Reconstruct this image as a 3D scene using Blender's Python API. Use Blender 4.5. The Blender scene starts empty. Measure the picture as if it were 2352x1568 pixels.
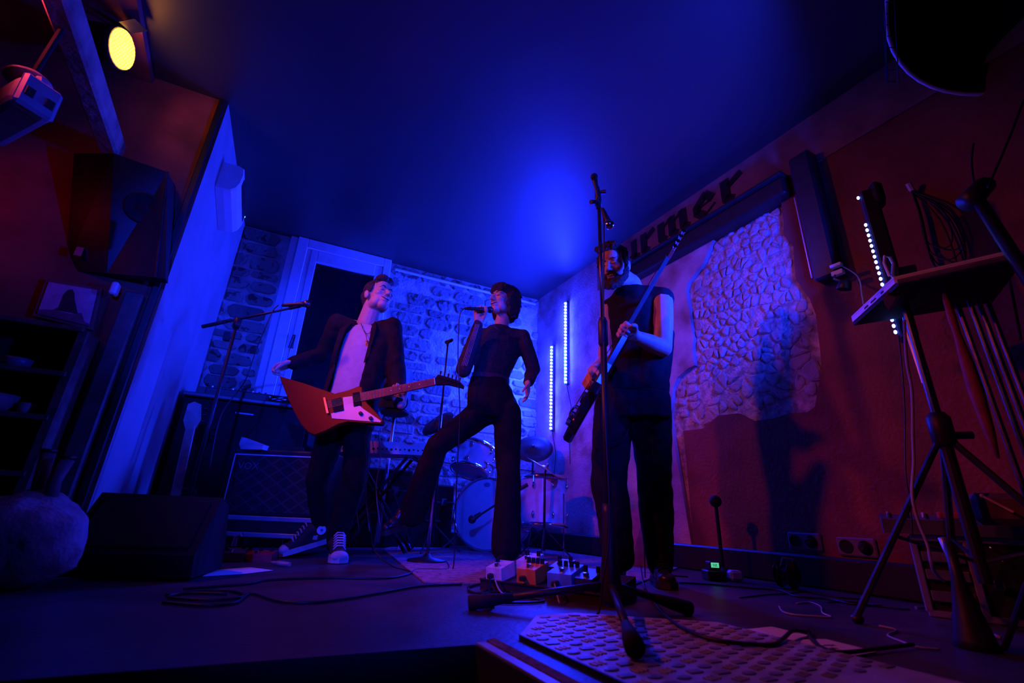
import bpy, bmesh, math, random
from mathutils import Vector as V, Matrix, noise
random.seed(7)
SC = bpy.context.scene
COL = SC.collection
R = math.radians

# ------------------------------------------------------------------ camera, world, exposure
FPX, PITCH, ROLL, CAMH = 1050.0, R(20.8), R(2.48), 0.28
_U0 = V((0, -math.sin(PITCH), math.cos(PITCH)))
CW = V((0, math.cos(PITCH), math.sin(PITCH)))
CR = V((1, 0, 0)) * math.cos(ROLL) + _U0 * math.sin(ROLL)
CU = V((1, 0, 0)) * -math.sin(ROLL) + _U0 * math.cos(ROLL)
CO = V((0, 0, CAMH))
cam_d = bpy.data.cameras.new('camera'); cam = bpy.data.objects.new('camera', cam_d); COL.objects.link(cam)
cam_d.sensor_width = 36.0; cam_d.lens = FPX / 2352 * 36.0; cam_d.clip_start = 0.02; cam_d.clip_end = 100
cam.matrix_world = Matrix(((CR.x, CU.x, -CW.x, CO.x), (CR.y, CU.y, -CW.y, CO.y), (CR.z, CU.z, -CW.z, CO.z), (0, 0, 0, 1)))
cam_d.dof.use_dof = True; cam_d.dof.focus_distance = 2.9; cam_d.dof.aperture_fstop = 2.8
SC.camera = cam
w = bpy.data.worlds.new('night'); SC.world = w; w.use_nodes = True
w.node_tree.nodes['Background'].inputs[0].default_value = (0.25, 0.12, 0.75, 1)
w.node_tree.nodes['Background'].inputs[1].default_value = 0.0006
SC.view_settings.view_transform = 'Standard'; SC.view_settings.look = 'None'
SC.view_settings.exposure = 0.0; SC.view_settings.gamma = 1.0; SC.view_settings.use_curve_mapping = False

# where a direction of sight meets a depth, a height or a plane (used to set things out on the survey of the room)
def ray(x, y): return CR * ((x - 1176) / FPX) - CU * ((y - 784) / FPX) + CW
def P(x, y, Y):
    d = ray(x, y); return CO + d * (Y / d.y)
def FLR(x, y, z=0.0):
    d = ray(x, y); return CO + d * ((z - CO.z) / d.z)
def ONP(x, y, p, n):
    d = ray(x, y); return CO + d * ((V(p) - CO).dot(n) / d.dot(n))

# ------------------------------------------------------------------ helpers
class Fr:                                   # a wall frame: u along the wall, n out of it, z up
    def __init__(s, o, u, n): s.o = V((o[0], o[1], 0)); s.u = V((u[0], u[1], 0)).normalized(); s.n = V((n[0], n[1], 0)).normalized()
    def p(s, u, n, z): return s.o + s.u * u + s.n * n + V((0, 0, z))
    def uz(s, x, y, n=0.0):
        q = ONP(x, y, s.o + s.n * n, s.n) - s.o; return q.dot(s.u), q.z
    @property
    def m(s): return Matrix((s.u, s.n, V((0, 0, 1)))).transposed()
CORNER = V((0.316, 5.0, 0))
FRW = Fr(CORNER, (.483, -.876), (-.876, -.483))          # right wall, from the back corner towards us
FBW = Fr(CORNER, (-.909, -.418), (.418, -.909))          # back wall, from the corner to the left
FLW = Fr((-2.565, 3.69), (.413, -.911), (.911, .413))    # left flank of the stage
FAW = Fr((-1.93, 2.27), (-.909, -.418), (.418, -.909))   # wall left of the stage, facing the room
CEIL = 2.725

def frame_from(zaxis, xhint=V((1, 0, 0))):
    z = V(zaxis).normalized(); x = V(xhint) - z * V(xhint).dot(z)
    if x.length < 1e-4: x = z.orthogonal()
    x.normalize(); y = z.cross(x)
    return Matrix((x, y, z)).transposed()

class B:
    def __init__(s): s.bm = bmesh.new()
    def box(s, c, size, m=None, bev=0.0, seg=1):
        r = bmesh.ops.create_cube(s.bm, size=1.0); vs = r['verts']
        M = (m or Matrix.Identity(3))
        for v in vs: v.co = V((v.co.x * size[0], v.co.y * size[1], v.co.z * size[2]))
        if bev > 0:
            es = list({e for v in vs for e in v.link_edges})
            rb = bmesh.ops.bevel(s.bm, geom=es, offset=bev, segments=seg, profile=.5, affect='EDGES')
            vs = list({v for f in rb['faces'] for v in f.verts} | {v for v in vs if v.is_valid})
        for v in vs: v.co = M @ v.co + V(c)
        return s
    def tube(s, pts, r, n=8, cap=True, flat=1.0, hint=None):
        pts = [V(p) for p in pts]; k = len(pts)
        rr = r if isinstance(r, (list, tuple)) else [r] * k
        rings = []; prev = None
        for i, p in enumerate(pts):
            t = (pts[min(i + 1, k - 1)] - pts[max(i - 1, 0)])
            if t.length < 1e-7: t = V((0, 0, 1))
            t.normalize()
            if prev is None:
                a = V(hint) if hint else (V((0, 0, 1)) if abs(t.z) < .9 else V((1, 0, 0)))
            else: a = prev
            a = a - t * a.dot(t)
            if a.length < 1e-5: a = t.orthogonal()
            a.normalize(); b = t.cross(a); prev = a
            rings.append([s.bm.verts.new(p + (a * math.cos(2 * math.pi * j / n) * flat + b * math.sin(2 * math.pi * j / n)) * rr[i]) for j in range(n)])
        for i in range(k - 1):
            for j in range(n):
                s.bm.faces.new((rings[i][j], rings[i][(j + 1) % n], rings[i + 1][(j + 1) % n], rings[i + 1][j]))
        if cap:
            s.bm.faces.new(rings[0][::-1]); s.bm.faces.new(rings[-1])
        return s
    def ell(s, c, rad, m=None, u=16, v=10):
        r = bmesh.ops.create_uvsphere(s.bm, u_segments=u, v_segments=v, radius=1.0)
        M = m or Matrix.Identity(3); rad = rad if isinstance(rad, (tuple, list)) else (rad,) * 3
        for q in r['verts']: q.co = M @ V((q.co.x * rad[0], q.co.y * rad[1], q.co.z * rad[2])) + V(c)
        return s
    def chain(s, pts, radii, n=12):                       # tapering limb with round joints
        for i in range(len(pts) - 1):
            s.tube([pts[i], pts[i + 1]], [radii[i], radii[i + 1]], n=n)
        for p, r in zip(pts, radii): s.ell(p, r, u=n, v=8)
        return s
    def lathe(s, prof, o, axis=(0, 0, 1), n=20, caps=True):
        M = frame_from(axis); rings = []
        for r, h in prof:
            rings.append([s.bm.verts.new(V(o) + M @ V((r * math.cos(2 * math.pi * j / n), r * math.sin(2 * math.pi * j / n), h))) for j in range(n)])
        for i in range(len(rings) - 1):
            for j in range(n):
                s.bm.faces.new((rings[i][j], rings[i][(j + 1) % n], rings[i + 1][(j + 1) % n], rings[i + 1][j]))
        if caps:
            s.bm.faces.new(rings[0][::-1]); s.bm.faces.new(rings[-1])
        return s
    def prism(s, pts, vec, inset=0.0):
        pts = [V(p) for p in pts]; vec = V(vec)
        a = [s.bm.verts.new(p) for p in pts]
        if inset:
            c = sum(pts, V()) / len(pts)
            m_ = [s.bm.verts.new(p + vec * .6) for p in pts]
            b = [s.bm.verts.new(p + vec + (c - p).normalized() * min(inset, (c - p).length * .5)) for p in pts]
            rings = [a, m_, b]
        else:
            b = [s.bm.verts.new(p + vec) for p in pts]; rings = [a, b]
        n = len(pts)
        for x, y in zip(rings[:-1], rings[1:]):
            for j in range(n): s.bm.faces.new((x[j], x[(j + 1) % n], y[(j + 1) % n], y[j]))
        s.bm.faces.new(a[::-1]); s.bm.faces.new(b)
        return s
    def loft(s, rings, cap=True, closed=True):
        vs = [[s.bm.verts.new(p) for p in r] for r in rings]; n = len(vs[0])
        for i in range(len(vs) - 1):
            for j in range(n if closed else n - 1):
                s.bm.faces.new((vs[i][j], vs[i][(j + 1) % n], vs[i + 1][(j + 1) % n], vs[i + 1][j]))
        if cap and closed:
            s.bm.faces.new(vs[0][::-1]); s.bm.faces.new(vs[-1])
        return s
    def mesh(s, name, smooth=False, off=V()):
        bmesh.ops.recalc_face_normals(s.bm, faces=s.bm.faces[:])
        for v in s.bm.verts: v.co -= off
        me = bpy.data.meshes.new(name); s.bm.to_mesh(me); s.bm.free()
        if smooth:
            for p in me.polygons: p.use_smooth = True
        return me

def tag(o, label=None, cat=None, group=None, kind=None):
    if label: o['label'] = label
    if cat: o['category'] = cat
    if group: o['group'] = group
    if kind: o['kind'] = kind
    return o
def rootloc(o):
    while o.parent: o = o.parent
    return o.location.copy()
def thing(name, loc, label, cat, group=None):
    o = bpy.data.objects.new(name, None); COL.objects.link(o); o.location = V(loc); o.empty_display_size = .1
    return tag(o, label, cat, group)
def part(name, b, m, parent, smooth=False, label=None):
    me = b.mesh(name, smooth, rootloc(parent)) if isinstance(b, B) else b
    o = bpy.data.objects.new(name, me); COL.objects.link(o); o.parent = parent
    if m is not None and not me.materials: me.materials.append(m)
    if label: o['label'] = label
    return o
def single(name, b, m, label=None, cat=None, group=None, kind=None, smooth=False):
    zs = [v.co for v in b.bm.verts]
    off = V(((min(c.x for c in zs) + max(c.x for c in zs)) / 2, (min(c.y for c in zs) + max(c.y for c in zs)) / 2, min(c.z for c in zs)))
    me = b.mesh(name, smooth, off); me.materials.append(m)
    o = bpy.data.objects.new(name, me); COL.objects.link(o); o.location = off
    return tag(o, label, cat, group, kind)
def struct(name, b, m, smooth=False):
    me = b.mesh(name, smooth); me.materials.append(m)
    o = bpy.data.objects.new(name, me); COL.objects.link(o); return tag(o, kind='structure')
def bake(b, name, voxel, smooth=4, off=V(), extra=None):
    """one continuous skin round the shapes in b"""
    me = b.mesh(name); o = bpy.data.objects.new('tmp', me); COL.objects.link(o)
    md = o.modifiers.new('r', 'REMESH'); md.mode = 'VOXEL'; md.voxel_size = voxel
    if smooth:
        ms = o.modifiers.new('s', 'SMOOTH'); ms.iterations = smooth; ms.factor = .5
    dg = bpy.context.evaluated_depsgraph_get(); dg.update()
    m2 = bpy.data.meshes.new_from_object(o.evaluated_get(dg)); m2.name = name
    bpy.data.objects.remove(o)
    for v in m2.vertices:
        if extra: v.co = extra(v.co)
        v.co -= off
    for p in m2.polygons: p.use_smooth = True
    m2.materials.clear()
    return m2
def text_mesh(body, size, depth=0.0005, align='LEFT'):
    cu = bpy.data.curves.new('t', 'FONT'); cu.body = body; cu.size = size; cu.extrude = depth; cu.align_x = align; cu.resolution_u = 2
    o = bpy.data.objects.new('t', cu); COL.objects.link(o)
    dg = bpy.context.evaluated_depsgraph_get(); dg.update()
    me = bpy.data.meshes.new_from_object(o.evaluated_get(dg)); bpy.data.objects.remove(o); bpy.data.curves.remove(cu)
    return me
def place_mesh(me, o, ex, ey, ez, off=V()):
    for v in me.vertices:
        c = v.co.copy(); v.co = V(o) + ex * c.x + ey * c.y + ez * c.z - off
    return me

# ------------------------------------------------------------------ materials
def mat(name, col, rough=.6, metal=0.0, var=.25, scale=18.0, bump=.0, bscale=None, spec=.5, col2=None, coat=0.0, thr=None):
    m = bpy.data.materials.new(name); m.use_nodes = True; nt = m.node_tree; N = nt.nodes; L = nt.links
    bs = N['Principled BSDF']
    bs.inputs['Roughness'].default_value = rough; bs.inputs['Metallic'].default_value = metal
    bs.inputs['Specular IOR Level'].default_value = spec; bs.inputs['Coat Weight'].default_value = coat
    tc = N.new('ShaderNodeTexCoord'); nz = N.new('ShaderNodeTexNoise'); nz.inputs['Scale'].default_value = scale; nz.inputs['Detail'].default_value = 6
    L.new(tc.outputs['Object'], nz.inputs['Vector'])
    rp = N.new('ShaderNodeValToRGB')
    c2 = col2 or tuple(c * (1 - var) for c in col); c1 = col if col2 else tuple(min(1, c * (1 + var)) for c in col)
    rp.color_ramp.elements[0].color = (*c2, 1); rp.color_ramp.elements[1].color = (*c1, 1)
    lo, hi = thr or (.35, .65)
    rp.color_ramp.elements[0].position = lo; rp.color_ramp.elements[1].position = hi
    L.new(nz.outputs['Fac'], rp.inputs['Fac']); L.new(rp.outputs['Color'], bs.inputs['Base Color'])
    if bump:
        n2 = N.new('ShaderNodeTexNoise'); n2.inputs['Scale'].default_value = bscale or scale * 3; n2.inputs['Detail'].default_value = 8
        L.new(tc.outputs['Object'], n2.inputs['Vector'])
        bp = N.new('ShaderNodeBump'); bp.inputs['Strength'].default_value = bump; bp.inputs['Distance'].default_value = .02
        L.new(n2.outputs['Fac'], bp.inputs['Height']); L.new(bp.outputs['Normal'], bs.inputs['Normal'])
    return m
def emit(name, col, s):
    m = bpy.data.materials.new(name); m.use_nodes = True
    bs = m.node_tree.nodes['Principled BSDF']; bs.inputs['Base Color'].default_value = (*[min(1, c) for c in col], 1)
    bs.inputs['Emission Color'].default_value = (*col, 1); bs.inputs['Emission Strength'].default_value = s
    return m
K = dict(
    ceil=mat('ceiling_paint', (.04, .04, .045), .45, var=.06, scale=3, spec=1.0),
    mortar=mat('lime_mortar', (.56, .53, .49), .9, var=.3, scale=9, bump=.8, bscale=40),
    stoneA=mat('quarry_stone_dark', (.075, .065, .06), .9, col2=(.26, .24, .22), scale=11, bump=.9, bscale=30, thr=(.60, .30)),
    stoneB=mat('quarry_stone_mid', (.13, .115, .10), .9, col2=(.32, .30, .27), scale=14, bump=.9, bscale=26, thr=(.60, .30)),
    stoneC=mat('quarry_stone_black', (.035, .032, .03), .9, col2=(.18, .16, .15), scale=12, bump=.9, bscale=30, thr=(.62, .32)),
    plaster=mat('red_brown_plaster', (.30, .082, .066), .85, col2=(.18, .05, .04), scale=5, bump=.35, bscale=50, thr=(.3, .7)),
    plaster2=mat('pale_plaster', (.62, .50, .52), .85, col2=(.34, .16, .15), scale=4, bump=.35, bscale=50, thr=(.3, .6)),
    rubA=mat('rubble_red', (.36, .10, .07), .9, col2=(.52, .42, .38), scale=16, bump=.9, bscale=40, thr=(.68, .42)),
    rubB=mat('rubble_grey', (.34, .28, .26), .9, col2=(.6, .54, .5), scale=16, bump=.9, bscale=40, thr=(.66, .36)),
    rubM=mat('rubble_mortar', (.60, .52, .48), .95, var=.4, scale=22, bump=1.0, bscale=60),
    leftw=mat('left_flank_plaster', (.34, .33, .35), .7, var=.1, scale=4, bump=.15),
    redw=mat('oxblood_plaster', (.34, .07, .05), .8, var=.3, scale=4, bump=.3),
    timber=mat('old_timber', (.34, .22, .16), .8, var=.45, scale=7, bump=.6, bscale=22),
    stage=mat('black_stage_boards', (.055, .05, .06), .40, var=.35, scale=3.5, bump=.12, bscale=60),
    house=mat('house_floor', (.02, .02, .02), .7),
    black=mat('black_satin', (.018, .018, .02), .45, var=.2),
    blackm=mat('black_matt', (.012, .012, .013), .8, var=.3),
    blackest=mat('black_felt', (.006, .006, .007), .95, var=.3),
    blackg=mat('black_gloss', (.015, .015, .018), .18, var=.1),
    dmet=mat('dark_metal', (.10, .10, .11), .35, metal=.9),
    chrome=mat('chrome', (.8, .8, .82), .14, metal=1.0, var=.03),
    alu=mat('aluminium', (.62, .62, .66), .38, metal=.85, var=.08),
    white=mat('white_gloss_paint', (.90, .90, .92), .4, var=.04),
    whitep=mat('white_plastic', (.74, .74, .76), .45, var=.04),
    lampgrey=mat('lamp_grey_enamel', (.30, .30, .33), .45, var=.1),
    socket=mat('socket_plastic', (.22, .20, .22), .5, var=.1),
    glass=mat('dark_glass', (.012, .014, .02), .12, var=.1),
    paper=mat('paper', (.82, .80, .78), .8, var=.04),
    ink=mat('ink', (.02, .02, .03), .8),
    carpet=mat('carpet_strip', (.42, .22, .17), .95, var=.4, scale=60, bump=.8, bscale=200),
    plate=mat('tread_plate', (.56, .52, .54), .5, metal=.25, var=.2, scale=14, bump=.1),
    stud=mat('worn_tread_stud', (.30, .27, .28), .4, metal=.4, var=.2),
    rug=mat('drum_rug', (.28, .18, .24), .95, var=.35, scale=30, bump=.4, bscale=200),
    cable=mat('cable_rubber', (.012, .012, .013), .42, var=.2),
    cableg=mat('cable_grey', (.34, .34, .38), .5, var=.1),
    rope=mat('signboard', (.40, .24, .19), .85, col2=(.22, .10, .09), scale=6, bump=.2, thr=(.3, .7)),
)
# ------------------------------------------------------------------ the room
# stage deck and its apron, the lower house floor, ceiling
edge = V((.909, .418, 0)); deep = V((.483, -.876, 0))
e0 = V((-.056, 1.227, 0))                        # inner corner where the apron comes forward
stage = B()
poly = [e0 - edge * 4, e0, e0 + deep * .95, e0 + deep * .95 + edge * 4.2, V((2.2, 6.3, 0)), V((-3.6, 5.2, 0)), V((-4.2, 2.0, 0))]
stage.prism(poly, (0, 0, -.07))
o_stage = struct('floor', stage, K['stage'])
b = B(); b.prism([p + V((0, .03, -.07)) for p in poly], (0, 0, -.73)); struct('trim_1', b, K['blackm'])
b = B(); b.box((0, 0, -.83), (12, 14, .06)); struct('floor_house', b, K['house'])
b = B(); b.prism([V((-4.5, -2.5, CEIL)), V((4.5, -2.5, CEIL)), V((4.5, 5.6, CEIL)), V((-4.5, 5.6, CEIL))], (0, 0, .1)); struct('ceiling', b, K['ceil'])
# dropped bulkhead left of the stage
b = B()
q0 = FLR(349, 150, CEIL); q1 = FLR(324, 3, CEIL)
dq = (q1 - q0).normalized()
b.prism([q0 - dq * .12, q0 + dq * 3.5, q0 + dq * 3.5 - V((3, 0, 0)), q0 - dq * .12 - V((3, 0, 0))], (0, 0, -.05))
struct('trim_2', b, K['redw'])

# back wall: mortar bed with single stones set in it
b = B(); b.box(FBW.p(1.58, -.15, CEIL / 2 - .4), (3.4, .3, CEIL + .9), FBW.m); wall_back = struct('wall_back', b, K['mortar'])
DU0, DU1, DZ0 = 1.80, 2.76, .25                 # doorway
stones = 0
z = .22
while z < CEIL - .02:
    h = random.uniform(.085, .15)
    if z + h > CEIL - .05: h = CEIL - z - .005
    u = random.uniform(-.1, .0)
    while u < 3.2:
        wd = random.uniform(.14, .36)
        a, c = u + .012, u + wd - .012
        u += wd
        segs = [(a, c)]
        if c > DU0 - .02 and a < DU1 + .02:
            segs = []
            if a < DU0 - .09: segs.append((a, DU0 - .03))
            if c > DU1 + .09: segs.append((DU1 + .03, c))
        for a, c in segs:
            if c - a < .05 or random.random() < .05 or stones >= 300: continue
            z0, z1 = z + random.uniform(.006, .016), z + h - random.uniform(.006, .018)
            j = lambda k=.012: random.uniform(-k, k)
            r = min(.035, (z1 - z0) * .3)
            pts = [(a + r, z0), (c - r, z0), (c, z0 + r), (c, z1 - r), (c - r, z1), (a + r, z1), (a, z1 - r), (a, z0 + r)]
            pts = [FBW.p(max(0.0, min(3.16, pu + j())), 0, min(CEIL - .003, pz + j(.008))) for pu, pz in pts]
            b = B(); b.prism(pts, FBW.n * random.uniform(.010, .026), inset=.010)
            part('stone', b, K[random.choice(['stoneA', 'stoneA', 'stoneB', 'stoneB', 'stoneC'])], wall_back, smooth=False)
            stones += 1
    z += h

# right wall: plaster coat, broken away over rubble masonry
b = B(); b.box(FRW.p(3.0, -.16, CEIL / 2 - .4), (6.4, .3, CEIL + .9), FRW.m); wall_right = struct('wall_right', b, K['rubM'])
def rw(pts, n=0.0): return [FRW.uz(x, y, n) for x, y in pts]
left_edge = rw([(1655, 525), (1648, 545), (1640, 562), (1628, 588), (1622, 604), (1602, 630), (1586, 650), (1581, 668), (1584, 690), (1590, 716), (1592, 745), (1598, 775), (1596, 805), (1601, 840), (1585, 848), (1562, 868), (1552, 890), (1548, 930), (1545, 960)])
right_edge = rw([(1797, 445), (1801, 480), (1805, 510), (1806, 543), (1818, 556), (1828, 570), (1830, 605), (1834, 643), (1848, 664), (1866, 690), (1880, 725), (1884, 760), (1890, 810), (1893, 850), (1884, 900), (1878, 935)])
bot_edge = rw([(1860, 948), (1820, 950), (1780, 962), (1735, 968), (1700, 950), (1655, 955), (1620, 985), (1575, 990)])
ZM = 2.40
def plaster(name, pts, t, m):
    b = B(); b.prism([FRW.p(u, -.012, z) for u, z in pts], FRW.n * (t + .012)); return part(name, b, m, wall_right)
plaster('plaster_coat', [(0, -.0)] + [(0, CEIL), (1.105, CEIL), (1.105, ZM)] + [(left_edge[0][0], ZM)] + left_edge + [(bot_edge[-1][0], .0)], .028, K['plaster2'])
plaster('plaster_coat', [(right_edge[0][0], ZM), (6.0, ZM), (6.0, 0), (bot_edge[0][0], 0)] + [bot_edge[0]] + right_edge[::-1], .026, K['plaster'])
plaster('plaster_coat', [(bot_edge[-1][0], 0)] + bot_edge[::-1] + [(bot_edge[0][0], 0)], .024, K['plaster'])
patch = left_edge[::-1] + right_edge + bot_edge
def inside(pt, poly):
    x, y = pt; c = False
    for i in range(len(poly)):
        (x1, y1), (x2, y2) = poly[i], poly[i - 1]
        if (y1 > y) != (y2 > y) and x < (x2 - x1) * (y - y1) / (y2 - y1) + x1: c = not c
    return c
us = [p[0] for p in patch]; zs = [p[1] for p in patch]
seeds = []
sp = .064
zz = min(zs)
while zz < max(zs):
    uu = min(us)
    f = random.choice((.8, 1.0, 1.3)) if zz > 1.3 else 1.7                  # broad flat stones low down, small rubble above
    while uu < max(us):
        s_ = (uu + random.uniform(-.46, .46) * sp * f, zz + random.uniform(-.42, .42) * sp)
        seeds.append(s_); uu += sp * f
    zz += sp * random.uniform(.85, 1.1)
n_r = 0
for i, s0 in enumerate(seeds):
    if not inside(s0, patch) or n_r >= 295 or random.random() < .10: continue
    poly2 = [(s0[0] + dx, s0[1] + dz) for dx, dz in ((-.2, -.2), (.2, -.2), (.2, .2), (-.2, .2))]
    for j, s1 in enumerate(seeds):
        if i == j or abs(s1[0] - s0[0]) > .3 or abs(s1[1] - s0[1]) > .3: continue
        mx, mz = (s0[0] + s1[0]) / 2, (s0[1] + s1[1]) / 2; nx, nz_ = s1[0] - s0[0], s1[1] - s0[1]
        out = []
        for k in range(len(poly2)):
            a, c = poly2[k - 1], poly2[k]
            da = (a[0] - mx) * nx + (a[1] - mz) * nz_; dc = (c[0] - mx) * nx + (c[1] - mz) * nz_
            if (da < 0) != (dc < 0):
                t = da / (da - dc); out.append((a[0] + (c[0] - a[0]) * t, a[1] + (c[1] - a[1]) * t))
            if dc < 0: out.append(c)
        poly2 = out
        if len(poly2) < 3: break
    if len(poly2) < 3: continue
    k_ = random.uniform(.62, .98)
    pts = [(s0[0] + (x - s0[0]) * k_, s0[1] + (y - s0[1]) * k_) for x, y in poly2]
    # cut the corners off for a rounded stone
    rp_ = []
    for k in range(len(pts)):
        a, c, d = pts[k - 1], pts[k], pts[(k + 1) % len(pts)]
        rp_ += [(c[0] + (a[0] - c[0]) * .25, c[1] + (a[1] - c[1]) * .25), (c[0] + (d[0] - c[0]) * .25, c[1] + (d[1] - c[1]) * .25)]
    if not all(inside(p, patch) for p in rp_): continue
    b = B(); b.prism([FRW.p(u, -.012, z_) for u, z_ in rp_], FRW.n * random.uniform(.012, .024), inset=.012)
    part('stone', b, K[random.choice(['rubA', 'rubA', 'rubB', 'rubB', 'rubB'])], wall_right); n_r += 1

# sign board under the ceiling with its black moulding
b = B(); b.box(FRW.p(2.66, .012, (2.375 + CEIL) / 2), (3.1, .05, CEIL - 2.375), FRW.m); sign = struct('trim_3', b, K['rope'])
b = B(); b.box(FRW.p(2.24, .045, 2.31), (1.52, .12, .13), FRW.m, bev=.012); b.box(FRW.p(2.24, .06, 2.385), (1.54, .15, .025), FRW.m, bev=.006)
struct('trim_4', b, K['black'])
# left flank of the stage, and the wall beside it
b = B()
L0, L1 = FLW.p(-.1, 0, 0), FLW.p(1.555, 0, 0)
b.prism([L0, L1, L1 - FLW.n * .05, L0 - FLW.n * .05], (0, 0, CEIL)); struct('wall_left', b, K['leftw'])
b = B(); a0, a1 = FAW.p(-.01, 0, 0), FAW.p(3.0, 0, 0)
b.prism([a0 + V((0, 0, -.8)), a1 + V((0, 0, -.8)), a1 - FAW.n * .2 + V((0, 0, -.8)), a0 - FLW.u * .15 - FLW.n * .045 + V((0, 0, -.8))], (0, 0, CEIL + .8)); struct('wall_stage_left', b, K['redw'])
b = B(); b.box(FAW.p(.022, .004, CEIL / 2), (.035, .03, CEIL), FAW.m, bev=.005); struct('trim_5', b, K['black'])
# skirting duct along the right wall
b = B(); b.box(FRW.p(2.2, .05, .075), (4.4, .05, .15), FRW.m, bev=.01); struct('baseboard_right', b, K['black'])
b = B(); b.box(FBW.p(1.6, .045, .06), (3.1, .04, .12), FBW.m, bev=.008); struct('baseboard_back', b, K['black'])
# rug under the drum kit
b = B()
b.prism([FLR(880, 1262) + V((0, 0, .001)), FLR(975, 1340) + V((0, 0, .001)), FLR(1440, 1352) + V((0, 0, .001)), V((1.15, 3.3, .001)), V((.35, 4.55, .001)), V((-.9, 4.0, .001))], (0, 0, .006))
single('rug', b, K['rug'], 'dull purple flat rug spread under the drum kit', 'rug')
# ------------------------------------------------------------------ lamps
def area(name, loc, direction, sx, sy, energy, col, spread=180, parent=None):
    l = bpy.data.lights.new(name, 'AREA'); l.shape = 'RECTANGLE'; l.size = sx; l.size_y = sy; l.energy = energy; l.color = col; l.spread = R(spread)
    o = bpy.data.objects.new(name, l); COL.objects.link(o)
    M = frame_from(-V(direction), V((0, 0, 1))); M = Matrix((M.col[1], M.col[0] * -1, M.col[2])).transposed() if False else M
    o.matrix_world = Matrix.Translation(V(loc)) @ M.to_4x4()
    if parent: mw = o.matrix_world.copy(); o.parent = parent; o.matrix_world = Matrix.Translation(-rootloc(parent)) @ mw; 
    return o
def spot(name, loc, target, energy, col, size, blend, radius, parent=None):
    l = bpy.data.lights.new(name, 'SPOT'); l.energy = energy; l.color = col; l.spot_size = R(size); l.spot_blend = blend; l.shadow_soft_size = radius
    o = bpy.data.objects.new(name, l); COL.objects.link(o)
    M = frame_from(V(loc) - V(target)); off = rootloc(parent) if parent else V()
    if parent: o.parent = parent
    o.matrix_world = Matrix.Translation(V(loc) - off) @ M.to_4x4() if not parent else Matrix.Identity(4)
    o.location = V(loc) - off; o.rotation_euler = M.to_euler()
    return o

BLUE = (.004, .022, 1.0)
mdot = emit('led_dot', (.008, .018, 1.0), 800.0)
# two LED tubes standing on the right wall
sphere = bpy.data.meshes.new('led'); _b = bmesh.new(); bmesh.ops.create_icosphere(_b, subdivisions=2, radius=.0118); _b.to_mesh(sphere); _b.free()
for p in sphere.polygons: p.use_smooth = True
sphere.materials.append(mdot)
for (u, z0, z1, lab) in ((.613, 1.553, 2.426, 'upper glowing blue LED tube nearer the bearded player, on the right wall'), (.357, 1.124, 2.002, 'lower glowing blue LED tube nearer the wall corner, above the drums')):
    root = thing('led_tube', FRW.p(u, .03, z0), lab, 'light', 'LED tubes on the wall')
    b = B(); b.box(FRW.p(u, .045, (z0 + z1) / 2), (.03, .02, z1 - z0 + .03), FRW.m, bev=.004); part('housing', b, K['dmet'], root)
    n = 25
    for i in range(n):
        o = bpy.data.objects.new('led', sphere); COL.objects.link(o); o.parent = root
        o.location = FRW.p(u, .066, z0 + (z1 - z0) * i / (n - 1)) - root.location
    for zc in (z0 - .02, z1 + .02):
        b = B(); b.box(FRW.p(u, .045, zc), (.036, .03, .02), FRW.m, bev=.004); part('end_cap', b, K['black'], root)
    if u > .5:
        b = B(); b.box(FRW.p(u - .026, .06, z0 + .19), (.004, .004, .40), FRW.m); part('side_strip', b, emit('cyan_strip', (.0, .75, .55), 1.2), root, label='thin cyan glowing strip')
    area('tube_light', FRW.p(u, .085, (z0 + z1) / 2), V((-.97, -.20, -.03)), z1 - z0, .02, 52, BLUE, 150, root)
    b = B(); b.tube([FRW.p(u, .05, z0 - .02), FRW.p(u + .01, .04, z0 - .1), FRW.p(u + .05, .035, z0 - .25), FRW.p(u + .02, .035, z0 - .5), FRW.p(u + .03, .035, z0 - .8)], .003, n=6); part('lead', b, K['cable'], root)

# vertical LED bar on the right, seen edge on, its lenses turned to the stage
ld = V((-.80, .60, 0)); lx = V((.60, .80, 0)); lm = Matrix((lx, ld, V((0, 0, 1)))).transposed()
lt, lb_ = V((1.60, 1.76, 1.75)), V((1.60, 1.76, 1.03))
root = thing('led_bar', lb_, 'black upright LED bar with a row of blue-white lenses behind the laptop', 'light')
b = B(); b.box((lt + lb_) / 2 - ld * .045, (.075, .06, .74), lm, bev=.008); part('housing', b, K['black'], root)
lens = bpy.data.meshes.new('lens'); _b = bmesh.new(); bmesh.ops.create_icosphere(_b, subdivisions=2, radius=.0058); _b.to_mesh(lens); _b.free(); lens.materials.append(emit('bar_lens', (.10, .20, 1.0), 16.0))
for i in range(21):
    o = bpy.data.objects.new('lens', lens); COL.objects.link(o); o.parent = root
    o.location = V((lt.x, lt.y, 1.735 if i == 0 else 1.585 - (i - 1) * .0278)) - ld * .006 - lx * .02 - root.location; o.scale = (1, 1, 1.5)
b = B(); b.box(lt - ld * .075 + V((0, 0, -.02)), (.10, .05, .12), lm, bev=.02); part('bracket', b, K['blackm'], root)
b = B(); b.tube([lb_ - ld * .07 + V((0, 0, .3)), lb_ - ld * .13 + V((0, 0, .3))], .02, n=12); part('knob', b, K['black'], root)
area('bar_spill', (lt + lb_) / 2 + ld * .03 + V((0, 0, .14)), V((-.72, .60, .38)), .42, .05, 62, BLUE, 138, root)
sb = spot('bar_beam', (lt + lb_) / 2 + ld * .05 + V((0, 0, .05)), V((-1.25, 3.9, 1.15)), 170, BLUE, 116, .85, .05, root)
sb.rotation_euler = frame_from(V((lt + lb_) / 2) - V((-1.25, 3.9, 1.15)), V((.6, .8, 0))).to_euler(); sb.scale = (1, .42, 1)   # wide flat fan from the bar

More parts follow.
